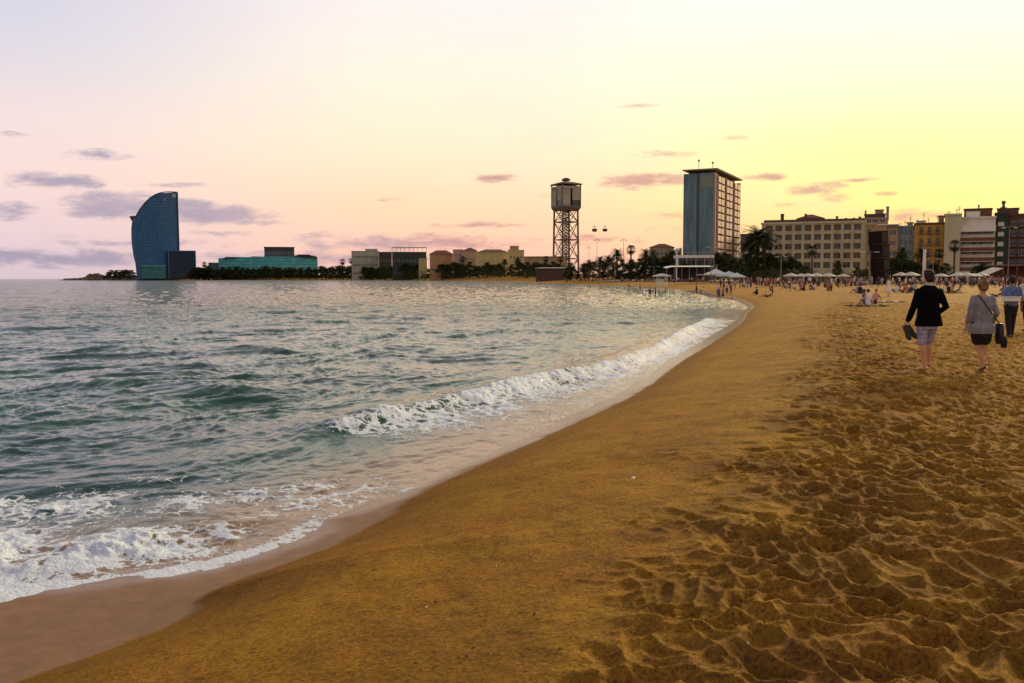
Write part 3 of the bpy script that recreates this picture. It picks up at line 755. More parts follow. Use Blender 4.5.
def make_palm(seed, kind):
    rng = random.Random(seed); root = empty('palm_tree')
    Hh = 7.5
    bm = bmesh.new(); bend = rng.uniform(-.3,.3)
    tr = 0.26 if kind == 'date' else 0.2
    tube(bm, [(0,0,-.3),(bend*.3,0,Hh*.35),(bend*.8,0,Hh*.7),(bend,0,Hh)], [tr*1.35,tr,tr*.9,tr], 10)
    for i in range(14):
        z = 0.5+i*(Hh-1)/14; bx = bend*(z/Hh)**1.3
        lathe(bm, [(tr*1.02,z),(tr*1.18,z+.08),(tr*.95,z+.12)], 8, (bx,0))
    build('trunk', bm, M_trunk, root)
    bm = bmesh.new(); top = Vector((bend,0,Hh))
    if kind == 'date':
        for k in range(44):
            a = k*2.399; el = 1.25-(k/44)*1.9; L = rng.uniform(2.5,3.2); seg = 8
            pts = []; p = top.copy(); e = el
            for i in range(seg+1):
                pts.append(p.copy()); p = p+Vector((math.cos(a)*math.cos(e), math.sin(a)*math.cos(e), math.sin(e)))*L/seg; e -= 0.17
            for i in range(seg):
                d = (pts[i+1]-pts[i]); sd = Vector((-math.sin(a), math.cos(a), 0))
                for j in (0.0, 0.5):
                    q = pts[i]+d*j; ll = 0.55*math.sin(math.pi*(0.12+0.85*(i+j)/seg))+.1
                    for s in (-1, 1):
                        tipp = q+sd*s*ll+d*0.55+Vector((0,0,-.12*ll)); w = d.normalized()*0.055
                        bm.faces.new([bm.verts.new(v) for v in (q-w, q+w*1.5, tipp)])
                bm.faces.new([bm.verts.new(v) for v in (pts[i]-sd*.03, pts[i]+sd*.03, pts[i+1]+sd*.02, pts[i+1]-sd*.02)])
    else:
        for k in range(46):
            a = k*2.399+rng.uniform(-.2,.2); el = 1.2-(k/46)*2.3; L = rng.uniform(.7,1.0)
            d = Vector((math.cos(a)*math.cos(el), math.sin(a)*math.cos(el), math.sin(el))); hub = top+d*L*.9
            sd = Vector((-math.sin(a), math.cos(a), 0)); upv = d.cross(sd)
            bm.faces.new([bm.verts.new(v) for v in (top-sd*.03, top+sd*.03, hub+sd*.02, hub-sd*.02)])
            for j in range(9):
                t = (j-4)*0.33; dd = d*math.cos(t)+sd*math.sin(t); tip = hub+dd*L*rng.uniform(.75,.95)+Vector((0,0,-.25*L)); s2 = d*math.sin(t)*-.05+sd*math.cos(t)*.05
                bm.faces.new([bm.verts.new(v) for v in (hub, hub+dd*L*.5-s2, tip, hub+dd*L*.5+s2)])
        leaf_quads(bm, top+Vector((0,0,-.9)), .45, 130, .14, rng, 2.0)
    build('crown', bm, M_palm, root)
    return root
PROT = {}
def plant(kind, px, dist, ht, rz=None, wide=1.0, label=None):
    x = X(px, dist); z = ground_z(x, dist)
    if kind not in PROT:
        PROT[kind] = []
        for s in range(3): PROT[kind].append([make_tree(s+20, 9, 4.2) if kind == 'tree' else make_palm(s+40, kind), False])
    slot = rg.choice(PROT[kind])
    o = slot[0] if not slot[1] else copy_tree(slot[0]); slot[1] = True
    base = 9.0 if kind == 'tree' else (9.6 if kind == 'date' else 8.6)
    s = ht/base; o.location = (x, dist, z-.05); o.rotation_euler = (0,0,rg.uniform(0,6.28) if rz is None else rz); o.scale = (s*wide, s*wide, s)
    n = {'tree':('dark bushy tree','bushy trees','tree','trees along the promenade'),'date':('feathery palm tree','feathery palm trees','palm tree','feathery palms'),'fan':('slim fan palm tree','slim fan palms','palm tree','fan palms')}[kind]
    reg(o, n[0], n[1], n[2], n[3], px, place_of(px)); return o
def ht(px, ytop, dist):
    x = X(px, dist); return Zat(px, ytop, dist)-ground_z(x, dist)
def PT(kind, px, ytop, dist, wide=1.0): plant(kind, px, dist, max(2.5, ht(px, ytop, dist)), None, wide)
# promenade trees
for px, yt, d in [(622,258,350),(631,259,345),(640,257,350),(649,256,345),(657,258,350),(666,255,345),(674,250,345),(684,262,330),(718,252,340),(724,251,335),(729,254,345),(735,258,330),
                  (746,252,262),(754,249,258),(763,250,262),(772,252,258),(781,254,262),(790,256,258),(799,261,262),(806,265,258),(838,266,258),(858,266,255),(866,268,252),
                  (893,256,240),(901,253,238),(909,258,240),(916,262,240),(934,262,242),(945,262,240),(978,264,240),(984,262,238),(990,264,242),(1060,258,240),(1080,260,238)]:
    PT('tree', px, yt, d, 1.15)
for px, yt, d in [(571,262,430),(585,262,430),(593,260,440),(603,261,420),(612,257,420),(545,262,560),(536,261,600),(527,261,620)]: PT('tree', px, yt, d, 1.2)
for i in range(58):
    px = 192+i*3.7+rg.uniform(-1.5,1.5); d = float(np.interp(px, [190,230,330,400], [1235,1222,1126,975]))+rg.uniform(0,12)
    PT('tree', px, rg.uniform(264.5,269), d, 1.3)
for px, d in [(406,950),(412,940),(419,925),(425,910),(433,890),(447,850),(470,820),(487,780),(500,720),(512,690),(520,670),(436,885),(442,860),(455,840),(461,835),(478,800),(493,760),(530,640),(541,580),(553,540),(559,520)]: PT('tree', px, rg.uniform(260.5,265.5), d, 1.3)
for px in (111,117,122,126,131,198,203,208): PT('tree', px, 269.5 if px < 140 else 267, 1290 if px < 140 else 1230, 1.8)
for px, yt, d in [(757,222,262),(764,227,258),(750,231,266)]: PT('date', px, yt, d, 1.3)
for px, yt, d in [(617,246,400),(608,253,400),(600,254,410),(646,246,345),(653,247,350),(672,247,340),(902,243,244),(921,244,244),(838,258,250),(589,258,420),(505,257,730),(518,256,700)]: PT('date', px, yt, d, 1.0)
for px, yt, d in [(631,245,380),(812,245,240),(954,240,236),(939,249,240),(546,256,560),(561,256,520),(205,262,1235),(343,259,1100),(352,258,1100),(463,256,840),(1036,244,236)]: PT('fan', px, yt, d, 1.0)

# ------------------------------------------------------------------ street furniture
def lamp_proto():
    r = empty('street_lamp'); bm = bmesh.new(); lathe(bm, [(.16,-.2),(.16,.5),(.09,.6),(.07,9.6)], 10); build('pole', bm, M_steel, r)
    bm = bmesh.new(); tube(bm, [(-.9,0,9.5),(0,0,9.7),(.9,0,9.5)], .05, 6); build('arm', bm, M_steel, r)
    for s in (-1,1):
        bm = bmesh.new(); box(bm, s*1.1-.35, s*1.1+.35, -.16,.16,9.36,9.52); bmesh.ops.bevel(bm, geom=bm.edges[:], offset=.04, segments=1, affect='EDGES'); build('lamp_head', bm, M_white, r)
    return r
LP = None
for px, yt, d, w in [(597,239,390,1.),(589,247,450,1.),(623.5,239,370,1.),(615,256,330,1.3),(654,266,300,1.3),(711,246,250,1.),(781,256,230,1.2),(869.5,251,185,1.3),(933,258,225,1.),(1008,226,200,1.),(829,259,235,.8)]:
    o = lamp_proto() if LP is None else copy_tree(LP); LP = LP or o
    x = X(px, d); s = ht(px, yt, d)/9.75; o.location = (x, d, ground_z(x, d)); o.scale = (w*1.1, w*1.1, s); o.rotation_euler = (0,0,rg.uniform(-.5,.5))
    reg(o, 'grey street lamp', 'grey street lamps', 'street lamp', 'street lamps along the promenade', px, place_of(px))
# pale pylons
for px, yt, d, w, lab in [(924,249,195,.5,'tall pale square pylon standing before the ochre facade'),(676.5,250,300,.42,'slim white post at the left end of the pavilion below the slab block')]:
    r = empty('pylon', (X(px,d), d, ground_z(X(px,d), d))); h = ht(px, yt, d)
    bm = bmesh.new(); box(bm, -w/2,w/2,-w/2,w/2,0,h); bmesh.ops.bevel(bm, geom=bm.edges[:], offset=.03, segments=1, affect='EDGES'); build('shaft', bm, M_white, r)
    build('base', B(-w,w,-w,w,-.2,.35), M_concrete, r); build('cap', B(-w*.7,w*.7,-w*.7,w*.7,h+.003,h+.25), M_steel, r)
    tag(r, lab, 'pylon')
def parasol_proto():
    r = empty('parasol'); bm = bmesh.new(); lathe(bm, [(.35,0),(.35,.08),(.05,.12),(.035,2.9)], 10); build('pole', bm, M_steel, r)
    bm = bmesh.new(); n = 8; c = bm.verts.new((0,0,2.95)); c2 = bm.verts.new((0,0,2.86))
    a = [bm.verts.new((2.1*math.cos(k*math.pi/4), 2.1*math.sin(k*math.pi/4), 2.22)) for k in range(n)]; b = [bm.verts.new((2.1*math.cos(k*math.pi/4), 2.1*math.sin(k*math.pi/4), 2.0)) for k in range(n)]
    for k in range(n):
        bm.faces.new((c, a[k], a[(k+1)%n])); bm.faces.new((a[k], b[k], b[(k+1)%n], a[(k+1)%n])); bm.faces.new((c2, b[(k+1)%n], b[k]))
    build('canopy', bm, M_canvas, r)
    return r
PP = None
for px, d in [(791,200),(801,204),(808,196),(828,190),(843,202),(911,180),(901,202),(941,190),(958,192),(967,184),(974,190),(981,198),(816,208)]:
    o = parasol_proto() if PP is None else copy_tree(PP); PP = PP or o
    x = X(px, d); o.location = (x, d, ground_z(x, d)); o.rotation_euler = (0,0,rg.uniform(0,.8)); s = .9*rg.uniform(.88,1.05); o.scale = (s,s,s)
    reg(o, 'white open parasol', 'white open parasols', 'parasol', 'white parasols along the promenade', px, place_of(px))

def tents():
    d = 300; x0, x1 = X(666,d), X(713,d); gz = ground_z((x0+x1)/2, d)
    r = empty('beach_pavilion', (x0, d, gz)); w = x1-x0; zt = Zat(690,266.5,d)-gz
    bm = bmesh.new()
    rings = [[(x, y, zt-.5+.5*math.sin(min(1,i/2)*1.57)-( .0 if i < 12 else .0)+e) for (y, e) in ((-.6,0),(6,.35),(6,.2),(-.6,-.18))] for i, x in enumerate([w*k/12 for k in range(13)])]
    ring_loft(bm, rings); build('roof', bm, M_white, r)
    for k in range(7): build('post', B(w*k/6*.96+.2, w*k/6*.96+.42, 0,.2,-.2,zt-.4), M_steel, r)
    build('back_wall', B(.3,w-.3,5.2,5.5,-.2,zt-.3), mat('pavilion_wall', (0.035,0.025,0.03), .8), r)
    build('counter', B(3,w-3,1.8,2.4,-.2,1.1), mat('counter_wood', (0.2,0.1,0.06), .7), r)
    tag(r, 'long low beach pavilion with thin white roof below the slab block', 'pavilion')
    for i, (px, yt, d, wd, c, lab) in enumerate([(716,269,255,5.5,(0.66,0.66,0.62),'white peaked beach tent beside the long pavilion'),(729,271.5,245,6,(0.45,0.6,0.52),'pale green peaked tent right of the white one'),(737,273,240,4,(0.62,0.66,0.62),'small white tent at the right end of the tents')]):
        x = X(px, d); gz = ground_z(x, d); h = Zat(px, yt, d)-gz; r = empty('beach_tent', (x, d, gz))
        bm = bmesh.new(); base = [(-wd/2,-wd/2),(wd/2,-wd/2),(wd/2,wd/2),(-wd/2,wd/2)]
        rings = [[(a*s, b*s, z) for a, b in base] for s, z in ((1,h*.55),(1.02,h*.66),(.55,h*.8),(.12,h*.98),(.03,h*1.05))]
        ring_loft(bm, rings); build('canopy', bm, mat('tent_%d' % i, c, .8, .1), r)
        for a, b in base: build('pole', B(a*.97-.05,a*.97+.05,b*.97-.05,b*.97+.05,-.1,h*.6), M_steel, r)
        tag(r, lab, 'tent')
    # lifeguard stand
    x, y = unproj(662, 287, 0.94); gz = ground_z(x, y); r = empty('lifeguard_stand', (x, y, gz))
    for a in (-.8,.8):
        for b in (-.7,.7): 
            bm = bmesh.new(); tube(bm, [(a*1.3,b*1.2,-.1),(a,b,1.6),(a,b,3.0)], .07, 6); build('leg', bm, M_white, r)
    build('platform', B(-.95,.95,-.85,.85,1.5,1.62), M_white, r); build('seat', B(-.5,.5,-.1,.4,1.95,2.05), M_white, r); build('backrest', B(-.5,.5,.42,.5,1.95,2.6), M_white, r)
    bm = bmesh.new(); rings = [[(s*a, s*b, z) for a, b in ((-1.5,-1.2),(1.5,-1.2),(1.5,1.2),(-1.5,1.2))] for s, z in ((1,3.0),(1,3.12),(.1,3.55))]; ring_loft(bm, rings); build('canopy', bm, M_canvas, r)
    tag(r, 'white lifeguard stand with canopy on the sand left of the slab block', 'lifeguard stand')
    # stall with board
    x, y = unproj(702, 282, 0.94); r = empty('drinks_stall', (x, y, ground_z(x, y)))
    build('counter', B(-1.4,1.4,-.5,.5,0,1.05), mat('red_panel', (0.32,0.05,0.04), .6), r); build('roof', B(-1.9,1.9,-1.,1.,2.25,2.5), M_white, r)
    for a in (-1.3,1.3): build('post', B(a-.05,a+.05,-.05,.05,1.052,2.248), M_steel, r)
    tag(r, 'small red stall with flat white roof on the sand before the pavilion', 'stall')
tents()
# towels and blankets
def towel(px, py, l, w, rz, c, lab, dz=0.0):
    x, y = unproj(px, py, 0.94); bm = bmesh.new(); n = 10
    g = [[bm.verts.new(((i/n-.5)*l, (j/4-.5)*w, 0.03*math.sin(i*1.7+j*.9)+0.015*math.sin(j*2.2+i*3))) for j in range(5)] for i in range(n+1)]
    for i in range(n):
        for j in range(4): bm.faces.new((g[i][j], g[i+1][j], g[i+1][j+1], g[i][j+1]))
    bmesh.ops.solidify(bm, geom=bm.faces[:], thickness=0.02)
    o = build('towel', bm, mat('towel_%s' % lab.split()[0], c, .95, .2, 4), None, True, (x, y, ground_z(x, y)+.06)); o.rotation_euler = (0,0,rz)
    tag(o, lab, 'towel')
towel(868,306.5,2.2,1.4,.1,(0.015,0.013,0.02),'dark blanket under the seated trio beyond the jacketed man')
towel(889,302.5,2.2,1.0,.05,(0.7,0.62,0.55),'pale towel spread right of the seated trio')
towel(893,292.5,2.6,1.2,.05,(0.68,0.66,0.66),"white towel on the sand right of the white-dressed woman")
towel(762,287,3.2,1.2,.4,(0.55,0.3,0.25),'pinkish towel among the loose sitters below the slab block')
towel(955,293.2,2.0,1.2,.1,(0.02,0.03,0.06),'navy towel behind the walking man and woman')
for px, py, lab in [(850,320.3,'crumpled white paper on the sand in front of the seated trio'),(796,294.6,'crumpled white paper on the sand beyond the dimpled patch'),(633,467,'small white scrap on the smooth-to-rough sand edge')]:
    x, y = unproj(px, py, .94); bm = bmesh.new(); bmesh.ops.create_icosphere(bm, subdivisions=2, radius=.07 if py < 400 else .02)
    for v in bm.verts: v.co *= rg.uniform(.6,1.1); v.co.z *= .6
    tag(build('paper_scrap', bm, M_white, None, False, (x, y, ground_z(x, y)+.03)), lab, 'litter')

# ------------------------------------------------------------------ buildings
def facing(px0, px1, d):
    t0, t1 = (px0-512)/F*CT, (px1-512)/F*CT; b = math.atan((t0+t1)/2)
    w0 = (t1-t0)*d*math.cos(b); oy = d+w0/2*math.sin(b); ox = t0*oy
    return (ox, oy), (t1*oy-ox)/(math.cos(b)+t1*math.sin(b))+.22, b
def LX(r, px):
    t = (px-512)/F*CT; b = -r.rotation_euler.z
    return (t*r.location.y-r.location.x)/(math.cos(b)+t*math.sin(b))
def bldg(name, lab, px0, px1, ytop, d, depth, wm, rows=0, cols=0, ww=1.3, wh=1.7, z0=3.5, zp=None, base=None, shutter=None, parapet=True, roof=None, cat='building', yaw=0.0, margin=None, balcony=None, pane=None):
    (ox, oy), w, bb = facing(px0, px1, d); gz = ground_z(X((px0+px1)/2,d), d); gz = min(gz, 6)
    h = Zat((px0+px1)/2, ytop, d)-gz
    r = empty(name, (ox, oy, gz), -bb); ops = []
    if rows:
        zp = zp or (h-z0-.6)/rows; mg = margin if margin is not None else w/cols*.3
        for i in range(rows):
            for j in range(cols):
                cx = mg+(w-2*mg)*(j+.5)/cols; cz = z0+zp*(i+.25); ops.append((cx-ww/2, cx+ww/2, cz, min(cz+wh, h-.4)))
    bm = bmesh.new(); shell(bm, w, depth, -1.0, h, ops); build('wall', bm, wm, r)
    proto = None
    for (a, b, c, e) in ops:
        if proto is None:
            proto = build('window', B(-ww/2,ww/2,.22,.27,0,wh), pane or M_pane, r); proto.location = ((a+b)/2,0,c)
            bm = bmesh.new(); t = .08
            box(bm,-ww/2,ww/2,.14,.2,0,t); box(bm,-ww/2,ww/2,.14,.2,wh-t,wh); box(bm,-ww/2,-ww/2+t,.14,.2,t,wh-t); box(bm,ww/2-t,ww/2,.14,.2,t,wh-t); box(bm,-t/2,t/2,.14,.2,t,wh-t)
            build('frame', bm, M_frame, proto)
            build('sill', B(-ww/2-.1,ww/2+.1,-.12,-.003,-.14,-.02), M_frame, proto)
            if shutter: build('shutter', B(-ww/2+.02,-ww/2+ww*shutter,.04,.1,.02,wh-.02), M_shut, proto)
            if balcony:
                bm = bmesh.new(); box(bm,-ww/2-.3,ww/2+.3,-.7,-.003,-.3,-.16)
                for k in range(9): x = -ww/2-.25+k*(ww+.5)/8; box(bm,x-.02,x+.02,-.68,-.64,-.16,.8)
                box(bm,-ww/2-.3,ww/2+.3,-.7,-.62,.8,.86); build('balcony', bm, balcony, proto)
        else:
            c2 = copy_tree(proto, r); c2.location = ((a+b)/2,0,c)
            for q in c2.children:
                if q.name.startswith('shutter'):
                    k = rg.choice([1,1,1,.75,.5,.3]); q.scale = (1, 1, k); q.location.z = (wh-.02)*(1-k)
                    if rg.random() < .35: q.rotation_euler = (0, 0, 0); q.location.x = ww*(1-shutter)-.04
    if parapet:
        bm = bmesh.new(); box(bm,-.25,w+.25,-.25,-.003,h-.5,h+.15); box(bm,-.25,-.003,0,depth,h-.5,h+.15); box(bm,w+.003,w+.25,0,depth,h-.5,h+.15); build('cornice', bm, base or wm, r)
    if roof:
        rm, rh, ov = roof; bm = bmesh.new()
        rings = [[(-ov,-ov,h+.18),(w+ov,-ov,h+.18),(w+ov,depth+ov,h+.18),(-ov,depth+ov,h+.18)],[(-ov,-ov,h+.35),(w+ov,-ov,h+.35),(w+ov,depth+ov,h+.35),(-ov,depth+ov,h+.35)],[(min(w/2,depth/2)*.9,depth*.48,h+rh),(w-min(w/2,depth/2)*.9,depth*.48,h+rh),(w-min(w/2,depth/2)*.9,depth*.52,h+rh),(min(w/2,depth/2)*.9,depth*.52,h+rh)]]
        ring_loft(bm, rings); build('roof', bm, rm, r)
    tag(r, lab, cat); return r, w, h
def pent(r, w, h, d, px0, px1, pxa, ytop, wm, depth0=2, depth=6, name='roof_block', cap=True):
    """block on a roof, spanning pxa..(px) of the building"""
    x0 = LX(r,px0); x1 = LX(r,px1); zt = Zat((px0+px1)/2, ytop, d)-r.location.z
    o = build(name, B(x0,x1,depth0,depth0+depth,h+.003,zt), wm, r)
    if cap: build('coping', B(x0-.2,x1+.2,depth0-.2,depth0+depth+.2,zt+.003,zt+.2), wm, o)
    return o
def chimney(r, h, d, px, ytop, wd=.8, name='chimney', y0=3, m=None):
    x = LX(r,px); zt = Zat(px,ytop,d)-r.location.z
    bm = bmesh.new(); box(bm,x-wd/2,x+wd/2,y0,y0+wd,h+.003,zt); box(bm,x-wd/2-.12,x+wd/2+.12,y0-.12,y0+wd+.12,zt-.35,zt-.15); build(name, bm, m or MATS['brick_dark'], r)
mat('brick_dark', (0.12,0.075,0.055), .9, .3, 3)
def antenna(r, h, d, px, ytop, y0=4):
    x = LX(r,px); zt = Zat(px,ytop,d)-r.location.z; bm = bmesh.new(); tube(bm, [(x,y0,h),(x,y0,zt)], .06, 5)
    for k in range(4): tube(bm, [(x-.6+.1*k,y0,zt-.2-.3*k),(x+.6-.1*k,y0,zt-.2-.3*k)], .035, 4)
    build('antenna', bm, M_dark, r)
cream = mat('cream_render', (0.50,0.44,0.28), .9, .3, .35, streak=True)
# cream long block
D = 300; r, w, h = bldg('cream_apartment_block', 'long cream apartment block with rows of brown shuttered windows behind the dark trees', 761, 864, 222, D, 14, cream, 5, 10, 2.3, 2.05, 3.6, None, mat('cream_trim', (0.56,0.50,0.34), .8), shutter=.62)
pent(r, w, h, D, 797, 822, 0, 218, mat('pinkish_render', (0.33,0.22,0.16), .9), 4, 6)
bm = bmesh.new(); xa, xb = LX(r,795), LX(r,824); zz = Zat(810,217.6,D)-r.location.z
ring_loft(bm, [[(xa,3.4,zz),(xb,3.4,zz),(xb,10.6,zz),(xa,10.6,zz)],[(xa+4,6.8,zz+1.5),(xb-4,6.8,zz+1.5),(xb-4,7.2,zz+1.5),(xa+4,7.2,zz+1.5)]]); build('hip_roof', bm, M_roofred, r)
build('attic_storey', B(.6,w-.6,1.2,13,h+.003,h+1.0), mat('brick_dark', (0,0,0)), r)
for px, yt in [(781,212.5),(804.5,213),(836,216),(845,218),(853,218),(859,217),(828,218.5)]: chimney(r, h, D, px, yt, 1.1 if px == 781 else .7)
r2, w2, h2 = bldg('yellow_end_house', 'narrow pale yellow house between cream block and dark monument', 864.3, 871.5, 224, D-1, 14, mat('pale_yellow_render', (0.5,0.38,0.17), .9, .2, .4, streak=True), 4, 1, 1.0, 1.6, 4)
r3, w3, h3 = bldg('stair_tower_house', 'brown-topped house with mast rising behind the dark monument', 862, 886, 218, 318, 12, mat('pinkish_render', (0,0,0)), 1, 3, 1.5, 1.8, 20)
pent(r3, w3, h3, 318, 863, 884, 0, 214, mat('brick_dark', (0,0,0))); pent(r3, w3, h3, 318, 873.5, 882, 0, 209.5, mat('pinkish_render', (0,0,0)), 3, 4)
chimney(r3, h3, 318, 886, 206.5, .9, 'mast', 1, M_steel); chimney(r3, h3, 318, 864, 209.5, .5)
r4, w4, h4 = bldg('peach_house', 'narrow peach house with red window right behind the dark monument', 886.5, 896, 226, 296, 12, mat('peach_render', (0.46,0.3,0.16), .9, .25, .4, streak=True), 4, 2, 1.0, 1.7, 4)
build('roof_canopy', B(-3.2,w4+.3,-1.5,5,h4+.25,h4+.6), M_white, r4)
r5, w5, h5 = bldg('blue_house', 'pale blue house between peach house and ochre house', 896.2, 913, 226, 296, 12, mat('blue_render', (0.22,0.33,0.36), .9, .3, .4, streak=True), 4, 3, 1.0, 1.9, 4)
pent(r5, w5, h5, 296, 906, 911.5, 0, 222.5, mat('pinkish_render', (0,0,0)))
for px, yt in [(899,222),(909,216),(904,220)]: antenna(r5, h5, 296, px, yt)
r6, w6, h6 = bldg('ochre_house', 'ochre yellow house with three columns of windows and roof aerials', 913.2, 943, 223, 290, 12, mat('ochre_render', (0.50,0.28,0.05), .9, .3, .35, streak=True), 4, 3, 1.1, 2.0, 4, base=mat('brick_dark',(0,0,0)), shutter=.4, balcony=M_dark)
for px, yt in [(916,218),(922,212),(927,217),(936,215)]: antenna(r6, h6, 290, px, yt)
pent(r6, w6, h6, 290, 915, 924, 0, 220.5, M_frame); pent(r6, w6, h6, 290, 937, 942.5, 0, 216, mat('pinkish_render',(0,0,0)))
# blank cream gable + white balcony block
r7, w7, h7 = bldg('blank_gable_house', 'windowless pale cream gable wall between ochre and white balcony houses', 943.2, 958.5, 214, 285, 14, mat('gable_render', (0.52,0.49,0.34), .92, .2, .25, streak=True))
antenna(r7, h7, 285, 947, 210); antenna(r7, h7, 285, 955, 208)
brown = mat('brown_cladding', (0.16,0.065,0.03), .8, .3, .6)
r8, w8, h8 = bldg('white_balcony_block', 'white block with brown balcony bands and a brown rooftop storey', 958.7, 993, 217, 284, 14, mat('white_render', (0.68,0.63,0.54), .9, .2, .4, streak=True), 4, 5, 2.0, 1.9, 4.6, 3.15, shutter=.45)
for i in range(5):
    z = 4.1+i*3.15+.0
    bl = build('balcony', B(-.1,w8+.1,-1.3,-.05,z-.9,z+(.25 if i < 4 else .9)), brown if i < 4 else M_white, r8)
    build('floor_slab', B(-.15,w8+.15,-1.36,-.053,z-1.1,z-.91), M_frame, bl)
pent(r8, w8, h8, 284, 962, 990, 0, 208.5, brown, 2, 8); pent(r8, w8, h8, 284, 964, 978, 0, 211, M_white, 1.2, .7, 'roof_window_band', False)
chimney(r8, h8, 284, 976.5, 204, .4); antenna(r8, h8, 284, 957, 205)
build('shopfront', B(-4,w8-6,-3.2,-1.5,-.8,2.9), M_white, r8)
bm = bmesh.new()
for k in range(5): box(bm,-3+k*3.0,-.8+k*3.0,-3.26,-3.203,-.1,2.1)
build('shop_glazing', bm, M_pane, r8)
r9, w9, h9 = bldg('dark_green_house', 'dark green narrow house with one column of small white window panels', 993.2, 1005, 213, 283, 14, mat('green_cladding', (0.015,0.04,0.03), .7, .3, .6), 5, 1, 1.7, 1.3, 4, 3.15, pane=M_white, margin=1.2)
r10, w10, h10 = bldg('brown_apartment_block', 'dark brown apartment block with shadowy balconies at the right edge', 1005.2, 1062, 213.5, 282, 14, mat('brown_brick', (0.15,0.075,0.05), .9, .4, 2), 5, 6, 1.6, 2.0, 4, 3.15, base=mat('brick_dark',(0,0,0)), balcony=M_dark)
pent(r10, w10, h10, 282, 994.5, 1016, 0, 207, mat('brown_brick',(0,0,0)), 3, 8)
x = LX(r10,1000.5); z0 = Zat(1000,207,282)-r10.location.z
bm = bmesh.new(); lathe(bm, [(.9,z0),(1.0,z0+.6),(.45,z0+.8),(.35,z0+1.6),(.62,z0+2.0),(.6,z0+2.5),(.2,z0+2.8)], 10, (x,6)); build('roof_finial', bm, mat('brick_dark',(0,0,0)), r10, True)
r11, w11, h11 = bldg('edge_house', 'cream house beyond the brown apartment block outside the right edge', 1062.3, 1130, 219, 282, 14, cream, 4, 6, 1.4, 1.9, 4, shutter=.5)
# terrace pergola on the right
d = 225; xr = X(1002,d); r = empty('terrace_pergola', (xr, d, ground_z(xr,d))); wr_ = X(1075,d)-xr; zt = Zat(1015,264.5,d)-r.location.z
build('roof_slab', B(0,wr_,0,9,zt-.35,zt), mat('pergola_brown',(0.2,0.12,0.08),.8), r)
for k in range(6): build('post', B(.3+k*(wr_-.8)/5,.55+k*(wr_-.8)/5,.2,.45,-.2,zt-.353), brown, r)
build('back_wall', B(.2,wr_-.2,7,7.3,-.2,zt-.36), brown, r); tag(r, 'brown flat-roofed terrace pergola at the foot of the brown apartment block', 'pergola')
d = 215; xr = X(988,d); r = empty('sloping_awning', (xr, d, ground_z(xr,d))); wa = X(1003,d)-xr; za = Zat(988,275,d)-r.location.z; zb = Zat(1003,268.5,d)-r.location.z
bm = bmesh.new(); vs = [(0,0,za),(wa,0,zb),(wa,5,zb+.3),(0,5,za+.3)]; ring_loft(bm, [vs, [(a,b,c+.08) for a,b,c in vs]]); build('canvas', bm, mat('cream_canvas',(0.62,0.55,0.42),.85), r)
for a, b, c in ((.1,.1,za),(wa-.1,.1,zb),(wa-.1,4.9,zb+.28),(.1,4.9,za+.28)): build('post', B(a-.05,a+.05,b-.05,b+.05,-.1,c-.01), M_dark, r)
tag(r, 'cream sloping canvas awning left of the terrace pergola', 'awning')

# dark stacked-cube monument
d = 190; xc = X(879.5,d); r = empty('leaning_monument', (xc, d, ground_z(xc,d)), 0); zt = Zat(879,231,d)-r.location.z; hb = zt/4
steelm = mat('weathered_steel', (0.022,0.014,0.014), .85, .4, .8, bump=.02); steelm.node_tree.nodes['Principled BSDF'].inputs['Specular IOR Level'].default_value = .1; mat('monument_glass',(0.03,0.018,0.016),.6,.5,.6).node_tree.nodes['Principled BSDF'].inputs['Specular IOR Level'].default_value = .15
for k, (dx, yaw, tl) in enumerate(((0.35,38,0),(.1,41,-1.5),(-.15,36,-3),(-.42,39,-4.5))):
    s = 1.48; Mx = Matrix.Translation((dx,0,k*hb+hb/2)) @ Matrix.Rotation(R(tl),4,'Y') @ Matrix.Rotation(R(yaw),4,'Z')
    bm = bmesh.new(); box(bm,-s,s,-s,s,-hb/2+.02,hb/2-.02,M=Mx)
    bmesh.ops.bevel(bm, geom=bm.edges[:], offset=.06, segments=1, affect='EDGES'); c = build('cube', bm, steelm, r)
    bm = bmesh.new()
    for q in range(2):
        Mq = Mx @ Matrix.Rotation(R(90*q),4,'Z'); box(bm,-s+.35,s-.35,-s-.02,-s-.004,-hb/2+.4,hb/2-.35,M=Mq)
    build('pane', bm, mat('monument_glass',(0.018,0.01,0.01),.6,.5,.6), c)
tag(r, 'tall dark leaning monument of four stacked steel cubes on the beach', 'monument')

